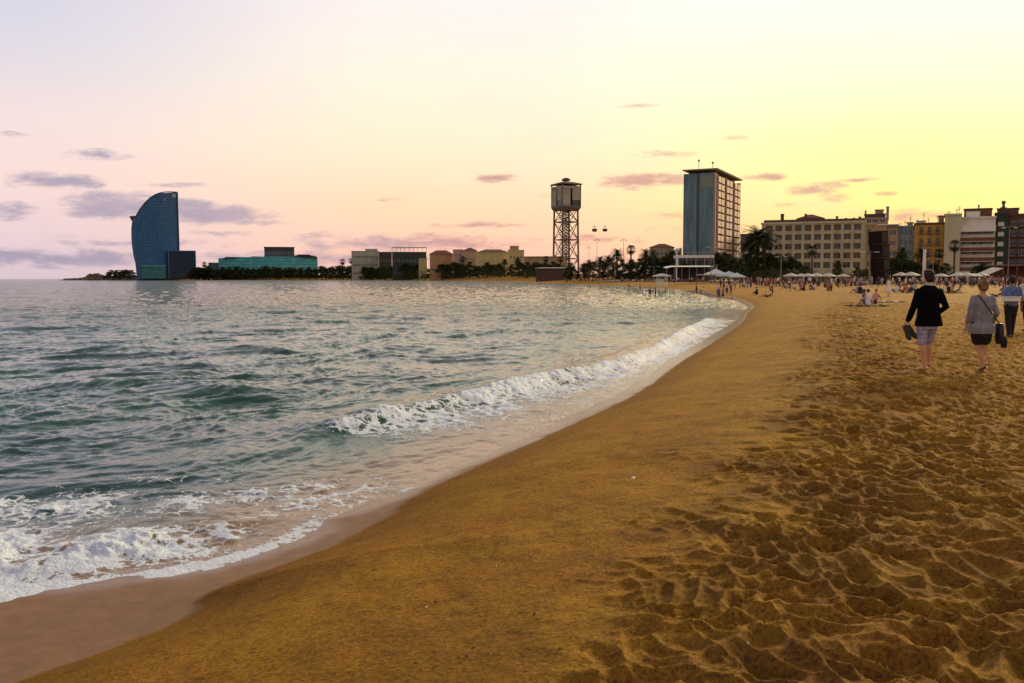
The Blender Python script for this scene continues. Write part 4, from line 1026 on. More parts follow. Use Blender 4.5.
# slab tower
def slab():
    A = Vector((X(712.5,440), 440, 0)); gz = ground_z(A.x, 440); A.z = gz
    dirR = Vector((31,63,0)).normalized(); Lr = 57.0; Wl = 15.0; hT = Zat(713,172.5,440)-gz
    yaw = math.atan2(dirR.y, dirR.x)
    # local frame: +x along the balcony front (receding), +y to the left (blue end wall)
    r = empty('slab_tower_block', A, yaw)
    bl = mat('blue_end_wall', (0.12,0.22,0.27), .6, .3, .6, col2=(0.06,0.125,0.17), streak=True)
    cr_ = mat('balcony_panel', (0.52,0.36,0.30), .75, .2, .5)
    build('core', B(.6,Lr,1.2,Wl-.2,0,hT), mat('core_dark',(0.06,0.05,0.055),.7), r)
    sl = 7.6
    e = build('end_wall', B(-.1,.597,.0,sl-.7,-1,hT), bl, r); build('end_wall', B(-.1,.597,sl+.7,Wl,-1,hT), bl, r)
    build('top_panel', B(-.16,-.103,.4,sl-1.0,hT-7,hT-1), mat('pale_green_panel',(0.2,0.24,0.2),.6), r)
    fl = 13; fh = (hT-4)/fl
    g = build('stair_glazing', B(.15,.59,sl-.697,sl+.697,0,hT-.1), M_pane, r)
    pr = None
    for i in range(fl):
        o = build('stair_window', B(-.02,.14,sl-.5,sl+.5,-.0,.5), M_pane, r) if pr is None else pr.copy()
        if pr is not None: COL.objects.link(o); o.parent = r
        pr = pr or o; o.location = (0,0,4+i*fh)
    build('corner_pier', B(-.1,1.6,-1.0,-.003,-1,hT), mat('pale_pier',(0.36,0.25,0.21),.8), r)
    # three balcony bays with dark recesses between
    bays = [(4.0,17),(22.5,35.5),(41.5,54)]
    for a, b in bays:
        build('bay_frame', B(a-1.2,a,-1.3,1.19,0,hT-.5), mat('pale_pier',(0,0,0)), r); build('bay_frame', B(b,b+.7,-1.3,1.19,0,hT-.5), brown, r)
        p0 = None
        for i in range(fl):
            if p0 is None:
                p0 = build('balcony', B(a+.003,b-.003,-1.6,-1.35,0,fh*.78), cr_, r); build('floor_slab', B(a+.003,b-.003,-1.347,1.19,-.1,.12), brown, p0); build('recess_window', B(a+.5,b-.5,1.0,1.18,.2,fh*.9), M_pane, p0); bm = bmesh.new(); [box(bm, a+(b-a)*q/4-.18, a+(b-a)*q/4+.18, -1.72,-1.603, .02, fh*.9) for q in (2,)]; build('divider', bm, brown, p0)
                o = p0
            else: o = copy_tree(p0, r)
            o.location = (0,0,3.4+i*fh)
    build('end_pier', B(Lr-1.2,Lr+.3,-1.2,1.19,-1,hT), mat('pale_pier',(0,0,0)), r)
    # roof: recessed storey and wide canopy
    build('roof_storey', B(2,Lr-2,2,Wl-2,hT+.003,hT+1.4), MATS['core_dark'], r)
    bm = bmesh.new(); zc = hT+1.403; ring_loft(bm, [[(-1.0,-1.7,zc),(Lr+1.0,-1.7,zc),(Lr+1.0,Wl+.2,zc),(-1.0,Wl+.2,zc)],[(-1.4,-2.1,zc+.6),(Lr+1.4,-2.1,zc+.6),(Lr+1.4,Wl+.6,zc+.6),(-1.4,Wl+.6,zc+.6)]])
    build('roof_canopy', bm, mat('canopy_grey',(0.34,0.33,0.3),.7), r)
    for (lx, ly, hh) in ((6,9,4.5),(10,3,3.5),(30,6,2.5),(45,5,2.0)):
        bm = bmesh.new(); tube(bm, [(lx,ly,zc+.7),(lx,ly,zc+.7+hh)], .12, 6); lathe(bm, [(.5,zc+.7+hh),(.5,zc+1.5+hh)], 8, (lx,ly)); build('roof_mast', bm, M_dark, r)
    tag(r, 'tall slab tower with blue end wall, pink balconies and overhanging roof', 'tower block')
    # low podium with sloping blue glass at left, white portal in front
    d = 432; x0, x1 = X(655,d), X(684,d); r2 = empty('sloping_glass_hall', (x0, d+6, gz)); w = x1-x0
    za = Zat(655,264,d)-gz; zb = Zat(684,247,d)-gz; bm = bmesh.new()
    ring_loft(bm, [[(0,0,0),(w,0,0),(w,14,0),(0,14,0)],[(0,0,za),(w*.5,0,(za+zb)*.44),(w*.5,14,(za+zb)*.44),(0,14,za)]] if False else [[(0,y,-1),(w,y,-1),(w,y,zb),(w*.72,y,zb*.78),(w*.4,y,zb*.5),(0,y,za)] for y in (0,14)])
    build('hall', bm, glassmat('hall_glass',(0.12,0.2,0.25),.3,2,2.4), r2); build('plinth', B(-.4,w+.4,-.5,-.003,-1,1.2), M_concrete, r2); tag(r2, 'low hall with sloping blue glass roof at the left foot of the slab tower', 'building')
    d = 330; x0, x1 = X(677,d), X(714,d); gz3 = ground_z(x0,d); r3 = empty('white_portal_building', (x0, d, gz3)); w = x1-x0; zt = Zat(690,253.5,d)-gz3; z2 = Zat(690,257.5,d)-gz3
    build('roof_band', B(0,w,-.4,8,z2-.2,zt-.6), M_white, r3)
    for k in range(5): build('column', B(w*k/4*.97,w*k/4*.97+.45,-.2,.25,-.5,z2-.203), M_white if k == 0 else M_steel, r3)
    build('glazed_wall', B(.2,w-.2,1.2,7.8,-.5,z2-.21), glassmat('dark_glazing',(0.05,0.06,0.06),.15,2.2,2.6,(0.3,0.28,0.25)), r3)
    bm = bmesh.new()
    for k in range(12): box(bm, w*k/12+.3, w*k/12+.36, .2,.26, zt-.597, zt+.5)
    box(bm, .3,w-.4,.18,.28,zt+.503,zt+.58); build('roof_railing', bm, M_frame, r3)
    tag(r3, 'two-storey white-framed glazed building below the slab tower', 'building')
slab()
bldg('bluish_block', 'bluish block rising behind the palms right of the slab tower', 740, 753, 234, 470, 14, mat('bluish_render',(0.12,0.15,0.2),.8,.3,.3), 4, 3, 1.6, 1.8, 6)
bldg('low_pale_building', 'low pale green-white building behind trees right of the slab tower', 738, 776, 252, 420, 10, mat('pale_green_render',(0.42,0.44,0.33),.85,.2,.3), 1, 8, 2.2, 1.8, 6)
bldg('red_roofed_house', 'small pale house with red hipped roof left of the slab tower', 650, 673, 248, 470, 10, cream, 2, 5, 1.3, 1.6, 6, roof=(M_roofred,2.4,.6))

# cable car tower
def cable_tower():
    d = 760; xc = X(566,d); gz = ground_z(xc,d); r = empty('cable_car_tower', (xc, d, gz), R(27))
    zc = Zat(566,209,d)-gz; zt = Zat(566,184,d)-gz; s0, s1 = 8.0, 7.4
    def corner(k, z): 
        s = s0+(s1-s0)*z/zc; a = k*math.pi/2+math.pi/4; return Vector((math.cos(a)*s*1.414*.98, math.sin(a)*s*1.414*.98, z))
    for k in range(4):
        bm = bmesh.new(); tube(bm, [corner(k,-2), corner(k,zc)], .85, 6); build('leg', bm, M_tower, r)
    lv = [0, zc*.24, zc*.53, zc*.80, zc]
    for i, z in enumerate(lv[1:-1]):
        bm = bmesh.new()
        for k in range(4): tube(bm, [corner(k,z), corner(k+1,z)], .45, 5)
        build('ring_beam', bm, M_tower, r)
    for i in range(4):
        for k in range(4):
            bm = bmesh.new(); tube(bm, [corner(k,lv[i]), corner(k+1,lv[i+1])], .34, 5); tube(bm, [corner(k+1,lv[i]), corner(k,lv[i+1])], .34, 5); build('cross_brace', bm, M_tower, r)
    # lift shaft in the middle: lattice
    bm = bmesh.new(); q = 2.0
    for a, b in ((-q,-q),(q,-q),(q,q),(-q,q)): tube(bm, [(a,b,-1),(a,b,zc)], .4, 5)
    n = 22
    for i in range(n):
        z = zc*i/n; z2 = zc*(i+1)/n; P = [(-q,-q),(q,-q),(q,q),(-q,q)]
        for k in range(4):
            a, b = P[k], P[(k+1)%4]; tube(bm, [(a[0],a[1],z),(b[0],b[1],z2)], .22, 4); tube(bm, [(a[0],a[1],z),(b[0],b[1],z)], .22, 4)
    build('lift_shaft', bm, M_tower, r)
    bm = bmesh.new()
    for i in range(30): 
        z = zc*i/30; box(bm,-s0+1.5,-s0+4.5,-1.2,1.2,z,z+.3); tube(bm, [(-s0+1.5+(i%2)*3,-1.2,z),(-s0+4.5-(i%2)*3,-1.2,z+zc/30)], .15, 4)
    build('stairway', bm, M_tower, r)
    w = 9.3; cm = mat('cabin_panel',(0.36,0.35,0.28),.8,.3,.2)
    bm = bmesh.new(); ring_loft(bm, [[(a*w*.86,b*w*.86,zc-1.5) for a,b in ((-1,-1),(1,-1),(1,1),(-1,1))],[(a*w,b*w,zc+1.0) for a,b in ((-1,-1),(1,-1),(1,1),(-1,1))],[(a*w,b*w,zc+2.5) for a,b in ((-1,-1),(1,-1),(1,1),(-1,1))]]); build('cabin_floor', bm, M_tower, r)
    # walls: four panels with gaps, corner posts
    for k in range(4):
        Mk = Matrix.Rotation(k*math.pi/2,4,'Z'); bm = bmesh.new()
        box(bm,-w*.97,-w*.1,-w+.2,-w+.6,zc+2.5,zt-5,M=Mk); box(bm,w*.1,w*.97,-w+.2,-w+.6,zc+7,zt-2.2,M=Mk); box(bm,-w*.97,w*.97,-w+.25,-w+.55,zt-4.6,zt-2.4,M=Mk); build('cabin_wall', bm, cm, r)
        bm = bmesh.new(); box(bm,-w,-w+.9,-w,-w+.9,zc+2.5,zt-1,M=Mk); build('corner_post', bm, M_tower, r)
        build('window_band', B(w*.1,w*.95,-w+.65,-w+.8,zc+2.6,zc+7,M=Mk), M_pane, r)
    build('inner_core', B(-4,4,-4,4,zc+2.5,zt-1), mat('cabin_inner',(0.05,0.045,0.045),.8), r)
    bm = bmesh.new(); ring_loft(bm, [[(a*w*1.08,b*w*1.08,zt-1) for a,b in ((-1,-1),(1,-1),(1,1),(-1,1))],[(a*w*1.08,b*w*1.08,zt-.2) for a,b in ((-1,-1),(1,-1),(1,1),(-1,1))],[(a*w*.45,b*w*.45,zt+1.6) for a,b in ((-1,-1),(1,-1),(1,1),(-1,1))]]); build('roof', bm, mat('cabin_roof',(0.09,0.085,0.08),.7), r)
    bm = bmesh.new(); lathe(bm, [(3.6,zt+2.5),(3.6,zt+4.2),(1.2,zt+5.2)], 10); build('roof_lantern', bm, MATS['cabin_roof'], r)
    tag(r, 'tall lattice cable car tower with boxy cabin on top', 'tower')
    # gondolas and cables running to the right and back
    ca = Vector((xc, d, gz+zt-6)); cb = Vector((X(760,1500), 1500, 95))
    for s, t, dz, lab in ((0, 0.0, 0,'left one of two small cable car gondolas hanging in the sky'),(1, 0.0, 0,'right one of two small cable car gondolas hanging in the sky')):
        dg = 800 if s == 0 else 830; px = 594.5 if s == 0 else 604.8
        g = Vector((X(px,dg), dg, Zat(px,226.6,dg)))
        o = empty('cable_gondola', g, R(30))
        bm = bmesh.new(); ring_loft(bm, [[(a*x_,b*x_,z) for a,b in ((-1,-.8),(1,-.8),(1,.8),(-1,.8))] for x_, z in ((1.2,-4.6),(1.7,-4.0),(1.8,-2.4),(1.5,-1.9))]); build('cabin', bm, mat('gondola_red',(0.12,0.03,0.03),.5), o)
        bm = bmesh.new(); tube(bm, [(0,0,-1.9),(0,0,0)], .22, 6); build('hanger', bm, M_dark, o)
        bm = bmesh.new(); box(bm,-1.1,1.1,-.2,.2,-.15,.35); build('carriage', bm, M_dark, o)
        tag(o, lab, 'gondola', None)
        cbm = bmesh.new(); pts = []
        for q in range(13):
            tt = q/12; p = g+(ca-g)*tt if False else None
            e1 = Vector((xc+(-3 if s == 0 else 3), d, gz+zc+3)); 
            if tt <= .3: u = tt/.3; p = e1.lerp(g, u)+Vector((0,0,-1.2*math.sin(math.pi*u)))
            else: u = (tt-.3)/.7; p = g.lerp(Vector((X(700,1500), 1500+20*s, 78)), u)+Vector((0,0,-14*math.sin(math.pi*u)))
            pts.append(p)
        tube(cbm, pts, .028, 4); tag(build('aerial_cable', cbm, M_dark), 'thin aerial cable carrying the %s gondola from the tower' % ('left' if s == 0 else 'right'), 'cable')
cable_tower()

# sail hotel
def hotel():
    d = 1290; gz = 4.5
    prof = [(137.6,270),(136.4,264),(134.6,256),(133.6,248),(133.1,238),(133.4,229),(134.4,223),(138.6,218),(142.3,212),(148,205),(153,200.3),(158,197),(163,194.9),(168,193.7),(173,193.2),(178.9,193)]
    (ox, oy), ww_, bb = facing(179.5, 222, d); r = empty('sail_hotel', (ox, oy, gz), -bb)
    P = [(LX(r,px)*1.0, Zat(px,py,d)-gz) for px, py in prof]; P[0] = (P[0][0], -3)
    gm = glassmat('hotel_glass', (0.012,0.13,0.34), .45, 4.2, 3.9, (0.008,0.05,0.13), .09, .5)
    # curved glass front: columns across the sail, bowed towards the sea
    bm = bmesh.new(); n = 26; W0 = -min(p[0] for p in P)
    def ztop(x):
        xs = [p[0] for p in P[7:]]; zs = [p[1] for p in P[7:]]; return float(np.interp(x, xs, zs))
    def xleft(z):
        zs = [p[1] for p in P[:8]]; xs = [p[0] for p in P[:8]]; return float(np.interp(z, zs, xs))
    zs = [-3+(P[-1][1]+3)*i/44 for i in range(45)]
    def bow(x): t = -x/W0; return -13*math.sin(math.pi*min(max(t,0),1)*.85)
    rows = []
    for z in zs:
        xs_, zz = [p[0] for p in P], None
        # left limit at this height
        if z <= P[7][1]: xl = xleft(z)
        else: xl = float(np.interp(z, [p[1] for p in P[7:]], [p[0] for p in P[7:]]))
        rows.append([(xl+(0-xl)*k/n, z) for k in range(n+1)])
    Fv = [[bm.verts.new((x, bow(x), z)) for x, z in row] for row in rows]; Bv = [[bm.verts.new((x, bow(x)*.4+17, z)) for x, z in row] for row in rows]
    for i in range(len(rows)-1):
        for k in range(n):
            bm.faces.new((Fv[i][k], Fv[i][k+1], Fv[i+1][k+1], Fv[i+1][k])); bm.faces.new((Bv[i][k+1], Bv[i][k], Bv[i+1][k], Bv[i+1][k+1]))
        bm.faces.new((Bv[i][0], Fv[i][0], Fv[i+1][0], Bv[i+1][0])); bm.faces.new((Fv[i][n], Bv[i][n], Bv[i+1][n], Fv[i+1][n]))
    bmesh.ops.remove_doubles(bm, verts=bm.verts[:], dist=.01)
    build('glass_facade', bm, gm, r, False)
    # dark right edge fin, ledge at left, crown strip
    build('edge_fin', B(.05,1.3,-1.5,20,-3,P[-1][1]+1), mat('hotel_edge',(0.02,0.045,0.085),.4), r)
    bm = bmesh.new(); x7, z7 = P[7]; ring_loft(bm, [[(x7-8.6,y,z7+.5),(x7-8.4,y,z7-2.2),(x7-5,y,z7-7.5),(x7+1,y,z7-7.5),(x7+1,y,z7+1.2)] for y in (-3,15)]); build('sky_ledge', bm, MATS['hotel_edge'], r)
    pts = [Vector((p[0], bow(p[0])-.3, p[1]+.3)) for p in P[7:]]; bm = bmesh.new(); tube(bm, pts, .7, 6); build('crown_rim', bm, MATS['hotel_edge'], r)
    zt = P[-1][1]; build('roof_sign', B(-6.2,-1.4,-5.9,-5.6,zt-7.5,zt-2.8), mat('sign_pale',(0.4,0.46,0.5),.5), r)
    build('roof_sign', B(-16.5,-15.6,-14.3,-14.0,zt-14,zt-10), mat('sign_pale',(0,0,0)), r)
    tag(r, 'tall blue glass hotel tower shaped like a sail on the far headland', 'hotel')
    d2 = 1268; (ox, oy), w, bb = facing(169, 196.5, d2); r = empty('glass_annex', (ox,oy,gz), -bb); h = Zat(180,250.5,d2)-gz
    build('glass_box', B(.8,w-.8,.4,22,-2,h-.8), glassmat('annex_glass',(0.010,0.035,0.085),.5,4,3.9,(0.008,0.02,0.05)), r)
    build('frame', B(0,.797,0,22,-2,h), mat('annex_frame',(0.12,0.2,0.32),.5), r); build('frame', B(w-.797,w,0,22,-2,h), MATS['annex_frame'], r); build('frame', B(.8,w-.8,0,22,h-.797,h), MATS['annex_frame'], r)
    tag(r, 'dark cubic glass annex with pale frame at the right foot of the sail hotel', 'building')
    d3 = 1256; (ox, oy), w, bb = facing(142, 166, d3); r = empty('teal_podium', (ox,oy,gz), -bb); h = Zat(150,265.5,d3)-gz
    build('glazed_front', B(0,w,0,12,-2,h-1.2), glassmat('podium_glass',(0.04,0.22,0.24),.4,3,3), r); build('roof', B(-.8,w+.8,-1,12.5,h-1.197,h), mat('teal_roof',(0.16,0.42,0.42),.5), r)
    tag(r, 'low teal glass podium with flat roof at the left foot of the sail hotel', 'building')
    # long teal building
    d4 = 1235; (ox, oy), w, bb = facing(209, 318, d4+15); r = empty('teal_office_building', (ox,oy,gz), -bb)
    def lx(px): return LX(r,px)
    def lz(py): return Zat(270,py,d4)-gz
    teal = glassmat('teal_glass',(0.08,0.42,0.50),.4,5,4.2,(0.04,0.17,0.19),.07)
    build('left_wing', B(lx(209),lx(219),0,20,-2,lz(262.5)), glassmat('dark_teal_glass',(0.02,0.09,0.1),.4,4,3.6), r)
    bm = bmesh.new(); xs = [lx(219)+(lx(318)-lx(219))*k/16 for k in range(17)]
    rings = [[(x,-10*math.sin(math.pi*k/16),-2),(x,-10*math.sin(math.pi*k/16),lz(258.5-3.2*math.sin(math.pi*(k/16)*.62+.4)+1)),(x,22,lz(257.5)),(x,22,-2)] for k, x in enumerate(xs)]
    ring_loft(bm, rings); build('curved_front', bm, teal, r)
    dk = mat('dark_roof',(0.03,0.035,0.04),.6)
    for (a, b, t, e) in ((223,248,256.8,258.6),(249,262,256.2,258),(264,318,255.2,257.2),(296,312,254,255.1)): 
        bm = bmesh.new(); ring_loft(bm, [[(lx(a),-6,lz(e)),(lx(b),-6,lz(e)),(lx(b),18,lz(e)),(lx(a),18,lz(e))],[(lx(a)+5,-4,lz(t)),(lx(b)-4,-4,lz(t)),(lx(b)-4,16,lz(t)),(lx(a)+5,16,lz(t))]]); build('roof', bm, dk, r)
    u = build('upper_block', B(lx(265),lx(295),2,18,lz(257),lz(247)), glassmat('grey_block_glass',(0.10,0.14,0.17),.4,3,12,(0.03,0.04,0.05),.2), r)
    build('block_cap', B(lx(265)-.6,lx(295)+.6,1.4,18.6,lz(247)+.003,lz(246.3)), dk, u)
    tag(r, 'long low teal glass building with a grey box storey on its roof', 'building')
hotel()
# pale blocks and ochre row on the far shore
wr = mat('greyish_render',(0.42,0.42,0.33),.9,.3,.15); 
ra, wa_, ha = bldg('pale_block', 'pale grey-green block at the left of the far shore row', 352, 379, 251, 1060, 18, wr, 3, 9, 2.0, 1.9, 4)
antenna(ra, ha, 1060, 355, 246); pent(ra, wa_, ha, 1060, 366, 378, 0, 249, wr)
rb, wb_, hb_ = bldg('dark_block', 'dark low block with flat roof between the pale block and the pergola frame', 379.3, 392, 252, 1040, 18, mat('dark_render',(0.05,0.045,0.04),.9), 2, 4, 2, 1.8, 4)
rc, wc, hc = bldg('pergola_topped_block', 'dark block carrying a pale open frame on its roof', 392.5, 426.5, 252, 960, 16, mat('dark_green_render',(0.035,0.05,0.045),.85), 2, 8, 2.2, 1.8, 4)
bm = bmesh.new(); zt = Zat(410,247.3,960)-rc.location.z
for k in range(9): xk = wc*k/8; box(bm, xk-.25,xk+.25,0,.5,hc+.16,zt-.4)
box(bm,-.3,wc+.3,-.1,.6,zt-.397,zt+.3); box(bm,-.3,wc+.3,14,14.6,zt-.397,zt+.3)
for k in range(9): xk = wc*k/8; box(bm, xk-.2,xk+.2,.603,13.997,zt-.3,zt+.1)
build('roof_frame', bm, M_frame, rc)
bldg('yellow_hut', 'small yellowish cabin between dark trees on the far shore', 419, 427, 258.5, 905, 8, mat('yellow_render',(0.42,0.38,0.18),.85), 1, 2, 1.5, 1.8, 2)
bldg('red_roof_hall', 'long low hall with dark red roof and orange band on the far shore', 430, 453, 254.5, 860, 14, mat('orange_render',(0.5,0.28,0.14),.85,.3,.3), 1, 7, 2, 2.2, 3, roof=(M_roofred,4.2,.6))
bldg('pink_tower_house', 'narrow pinkish tower house beside the red roof hall', 453.3, 463, 249.5, 850, 10, mat('pink_render',(0.5,0.35,0.3),.85), 3, 2, 1.3, 1.8, 3.5)
bldg('brown_roof_house', 'house with arched brown roof right of the pink tower house', 463.3, 477, 251, 845, 12, mat('brown_render',(0.42,0.3,0.2),.85), 2, 3, 1.4, 1.8, 3.5, roof=(mat('brown_tiles',(0.13,0.075,0.045),.85),3.2,.5))
ro, wo, ho = bldg('ochre_hall', 'long yellow-ochre hall with dark glazed band beside the cable car tower', 477.3, 508, 252.5, 800, 16, mat('ochre_pale',(0.55,0.46,0.22),.85,.25,.2), 0, 0, roof=(MATS['brown_tiles'],3.0,.4))
build('glazed_band', B(1,wo-3,-.15,-.003,1.5,7.0), glassmat('band_glass',(0.04,0.07,0.07),.3,2.5,2.2,(0.2,0.17,0.1)), ro)
build('fascia', B(-.5,wo+.5,-.8,-.253,7.6,9.4), mat('yellow_fascia',(0.5,0.42,0.16),.7), ro)
ro2, wo2, ho2 = bldg('ochre_tower_house', 'ochre house with a raised square turret left of the cable car tower', 508.3, 524, 250, 780, 14, MATS['ochre_pale'], 2, 4, 1.4, 2, 3.5)
pent(ro2, wo2, ho2, 780, 510, 519, 0, 246, MATS['brown_render'], 1, 7)
bldg('low_brown_terrace', 'low brown terrace building at the foot of the cable car tower', 524.3, 566, 256.5, 660, 12, mat('terrace_brown',(0.38,0.26,0.13),.85,.35,.2), 1, 12, 1.8, 2.2, 3)
rk = bldg('kiosk_terrace', 'long pale beach kiosk roof before the cable car tower', 536, 572, 268.5, 470, 6, mat('kiosk_wall',(0.08,0.05,0.04),.8), 0, 0, roof=(M_white,.5,.6), cat='kiosk')

# ------------------------------------------------------------------ boulders on the headland (stuff) and mound
def rocks():
    bm = bmesh.new(); rng = random.Random(3)
    rings = []
    for px, top in [(64,.6),(72,1.4),(80,1.8),(86,3.2),(90,6.2),(95,7.6),(100,7.2),(106,5.2),(115,4.4),(150,4.3),(190,4.2)]:
        x = X(px,1300); rings.append([(x,1272,-1),(x,1284,top*.55+.2),(x,1294,top),(x,1312,top*.9),(x,1330,-1)])
    ring_loft(bm, rings)
    for i in range(900):
        px = rng.uniform(64, 190); top = float(np.interp(px, [64,66,78,86,90,98,106,115,190], [.5,1.2,1.6,3.5,7.5,8.5,5.,4.4,4.2]))
        d = rng.uniform(1274,1312); x = X(px,d); z = float(np.interp(d,[1272,1284,1294,1312],[-1,top*.55+.2,top,top*.9])); s = rng.uniform(.7,2.4)
        mtx = Matrix.Translation((x,d,z)) @ Matrix.Rotation(rng.uniform(0,6),4,(rng.random(),rng.random(),.3)) @ Matrix.Diagonal((s*1.4,s,s*.8,1))
        bmesh.ops.create_icosphere(bm, subdivisions=1, radius=1, matrix=mtx)
    o = build('breakwater_rocks', bm, mat('rock',(0.15,0.115,0.085),.95,.65,.12)); tag(o, 'heaped dark boulders of the breakwater below the sail hotel', 'rocks', None, 'stuff')
rocks()
def shells():
    bm = bmesh.new(); rng = random.Random(21)
    for i in range(110):
        px = rng.uniform(380, 1020); py = rng.uniform(470, 690) if rng.random() < .8 else rng.uniform(400, 470); x, y = unproj(px, py, .9)
        z, _, dw_, _, _ = sand_height(np.array([x]), np.array([y]))
        if dw_[0] < .3: continue
        sz = rng.uniform(.003, .008); mt = Matrix.Translation((x, y, float(z[0])+sz*.3)) @ Matrix.Rotation(rng.uniform(0,6),4,(rng.random(),rng.random(),.5)) @ Matrix.Diagonal((sz*1.5,sz,sz*.6,1))
        n0 = len(bm.faces); bmesh.ops.create_icosphere(bm, subdivisions=1, radius=1, matrix=mt); bm.faces.ensure_lookup_table(); mi = 0 if rng.random() < .15 else 1
        for f in bm.faces[n0:]: f.material_index = mi
    tag(build('scattered_shells', bm, [mat('shell_pale', (0.6,0.52,0.42), .6), mat('pebble_dark', (0.06,0.035,0.025), .8)]), 'tiny pale shells and dark pebbles scattered over the near sand', 'shells', None, 'stuff')

# ------------------------------------------------------------------ promenade
def promenade():
    pts = [(X(p,d), d) for p, d in [(1200,222),(1000,222),(900,226),(800,236),(755,248),(720,300),(690,318),(650,335),(600,375)]]
    bm = bmesh.new(); rows = []
    for i, (x, y) in enumerate(pts):
        a = Vector(pts[max(i-1,0)]); b = Vector(pts[min(i+1,len(pts)-1)]); t = (b-a).normalized(); n = Vector((t.y,-t.x)); n = n if n.y < 0 else -n
        rows.append([(x+n.x*3, y+n.y*3), (x-n.x*14, y-n.y*14)])
    rings = [[(a[0],a[1],-.5+1.0),(b[0],b[1],.5),(b[0],b[1],ground_z(*b)+.32),(a[0],a[1],ground_z(*a)+.32)] for a, b in rows]
    ring_loft(bm, rings); tag(build('promenade', bm, M_concrete), None, None, None, 'structure')
promenade()
def far_crowd():
    rng = random.Random(5); bm = bmesh.new(); mats = [mat('crowd_cloth_%d' % i, c[1], .9) for i, c in enumerate(PAL)]+[M_skin, M_hairc]
    for i in range(330):
        px = rng.uniform(742, 1090) if i < 240 else rng.uniform(560, 742); d = rng.uniform(150, 212) if i < 240 else rng.uniform(265, 300)+max(0, 690-px)*1.0
        x = X(px,d); z = ground_z(x,d); H = rng.uniform(1.5,1.85) if rng.random() < .6 else rng.uniform(.9,1.1); c1 = rng.choices(range(10), PALW)[0]; c2 = rng.choice([1,1,2,4,6]); yw = rng.uniform(0,3)
        def add(f, mi):
            n0 = len(bm.faces); f(); bm.faces.ensure_lookup_table()
            for q in bm.faces[n0:]: q.material_index = mi
        cx, sx = math.cos(yw), math.sin(yw)
        for g in (-1,1): add(lambda: tube(bm, [(x+g*.1*cx,d+g*.1*sx,z),(x+g*.09*cx,d+g*.09*sx,z+H*.5)], [.06,.1], 5), c2)
        add(lambda: ring_loft(bm, [[(x+rx*math.cos(a)*cx-.12*math.sin(a)*sx, d+rx*math.cos(a)*sx+.12*math.sin(a)*cx, z+H*zz) for a in [k*math.pi/3 for k in range(6)]] for rx, zz in ((.16,.46),(.16,.6),(.21,.8),(.08,.85))]), c1)
        for g in (-1,1): add(lambda: tube(bm, [(x+g*.22*cx,d+g*.22*sx,z+H*.8),(x+g*.28*cx,d+g*.28*sx,z+H*.5)], [.05,.035], 4), 10)
        add(lambda: bmesh.ops.create_icosphere(bm, subdivisions=1, radius=.12, matrix=Matrix.Translation((x,d,z+H*.92))), 11 if rng.random() < .7 else 10)
    o = build('distant_crowd', bm, mats); tag(o, 'packed crowd of small figures along the back of the beach', 'crowd', None, 'stuff')
far_crowd()
def hedges():
    rng = random.Random(8)
    for (a, b, d, yt, lab) in [(118,168,1262,271.5,'low dark scrub at the left foot of the sail hotel'),(168,214,1250,270.5,'low dark scrub before the glass annex'),(326,380,1085,267,'dark scrub line before the pale far-shore block'),(380,430,915,266,'dark scrub line before the pergola-topped block'),(430,478,815,266.5,'dark scrub line before the red roof hall'),(478,524,700,267,'dark scrub line before the ochre hall'),(524,566,560,267,'dark scrub line before the low brown terrace'),(566,620,430,267,'dark scrub line right of the cable car tower'),(620,676,350,266,'dark scrub line between tower and slab block'),(745,776,240,266,'dark hedge under the feathery palms right of the slab block'),(776,812,240,267,'dark hedge along the left foot of the cream block'),(812,868,238,268.5,'dark hedge along the right foot of the cream block'),(889,944,236,268,'dark hedge at the foot of the ochre and blue houses'),(974,1004,236,268,'dark hedge at the foot of the white balcony block')]:
        (ox, oy), w, bb = facing(a, b, d); gz = ground_z(X(a,d), d); h = Zat((a+b)/2, yt, d)-gz; r = empty('hedge', (ox, oy, gz), -bb)
        bm = bmesh.new(); n = int(w/1.1) if d < 300 else int(w/2.2); k2 = 1 if d < 300 else 1.9
        for k in range(n): leaf_quads(bm, (w*(k+.5)/n, rng.uniform(-.6,1), h*rng.uniform(.3,.62)), h*.5, 230 if d < 300 else 60, .24*k2, rng, 1.0)
        build('foliage', bm, M_leaf, r)
        bm = bmesh.new()
        for k in range(n): tube(bm, [(w*(k+.5)/n,.2,-.2),(w*(k+.5)/n,.3,h*.6)], .07, 5)
        tube(bm, [(0,.25,.12),(w,.25,.12)], .09, 5)
        build('stems', bm, M_trunk, r); tag(r, lab, 'hedge', 'hedges behind the beach')
hedges()
finish_labels()
print('LONG', max(len(o['label'].split()) for o in bpy.data.objects if 'label' in o), [o['label'] for o in bpy.data.objects if 'label' in o and len(o['label'].split()) > 16][:5])

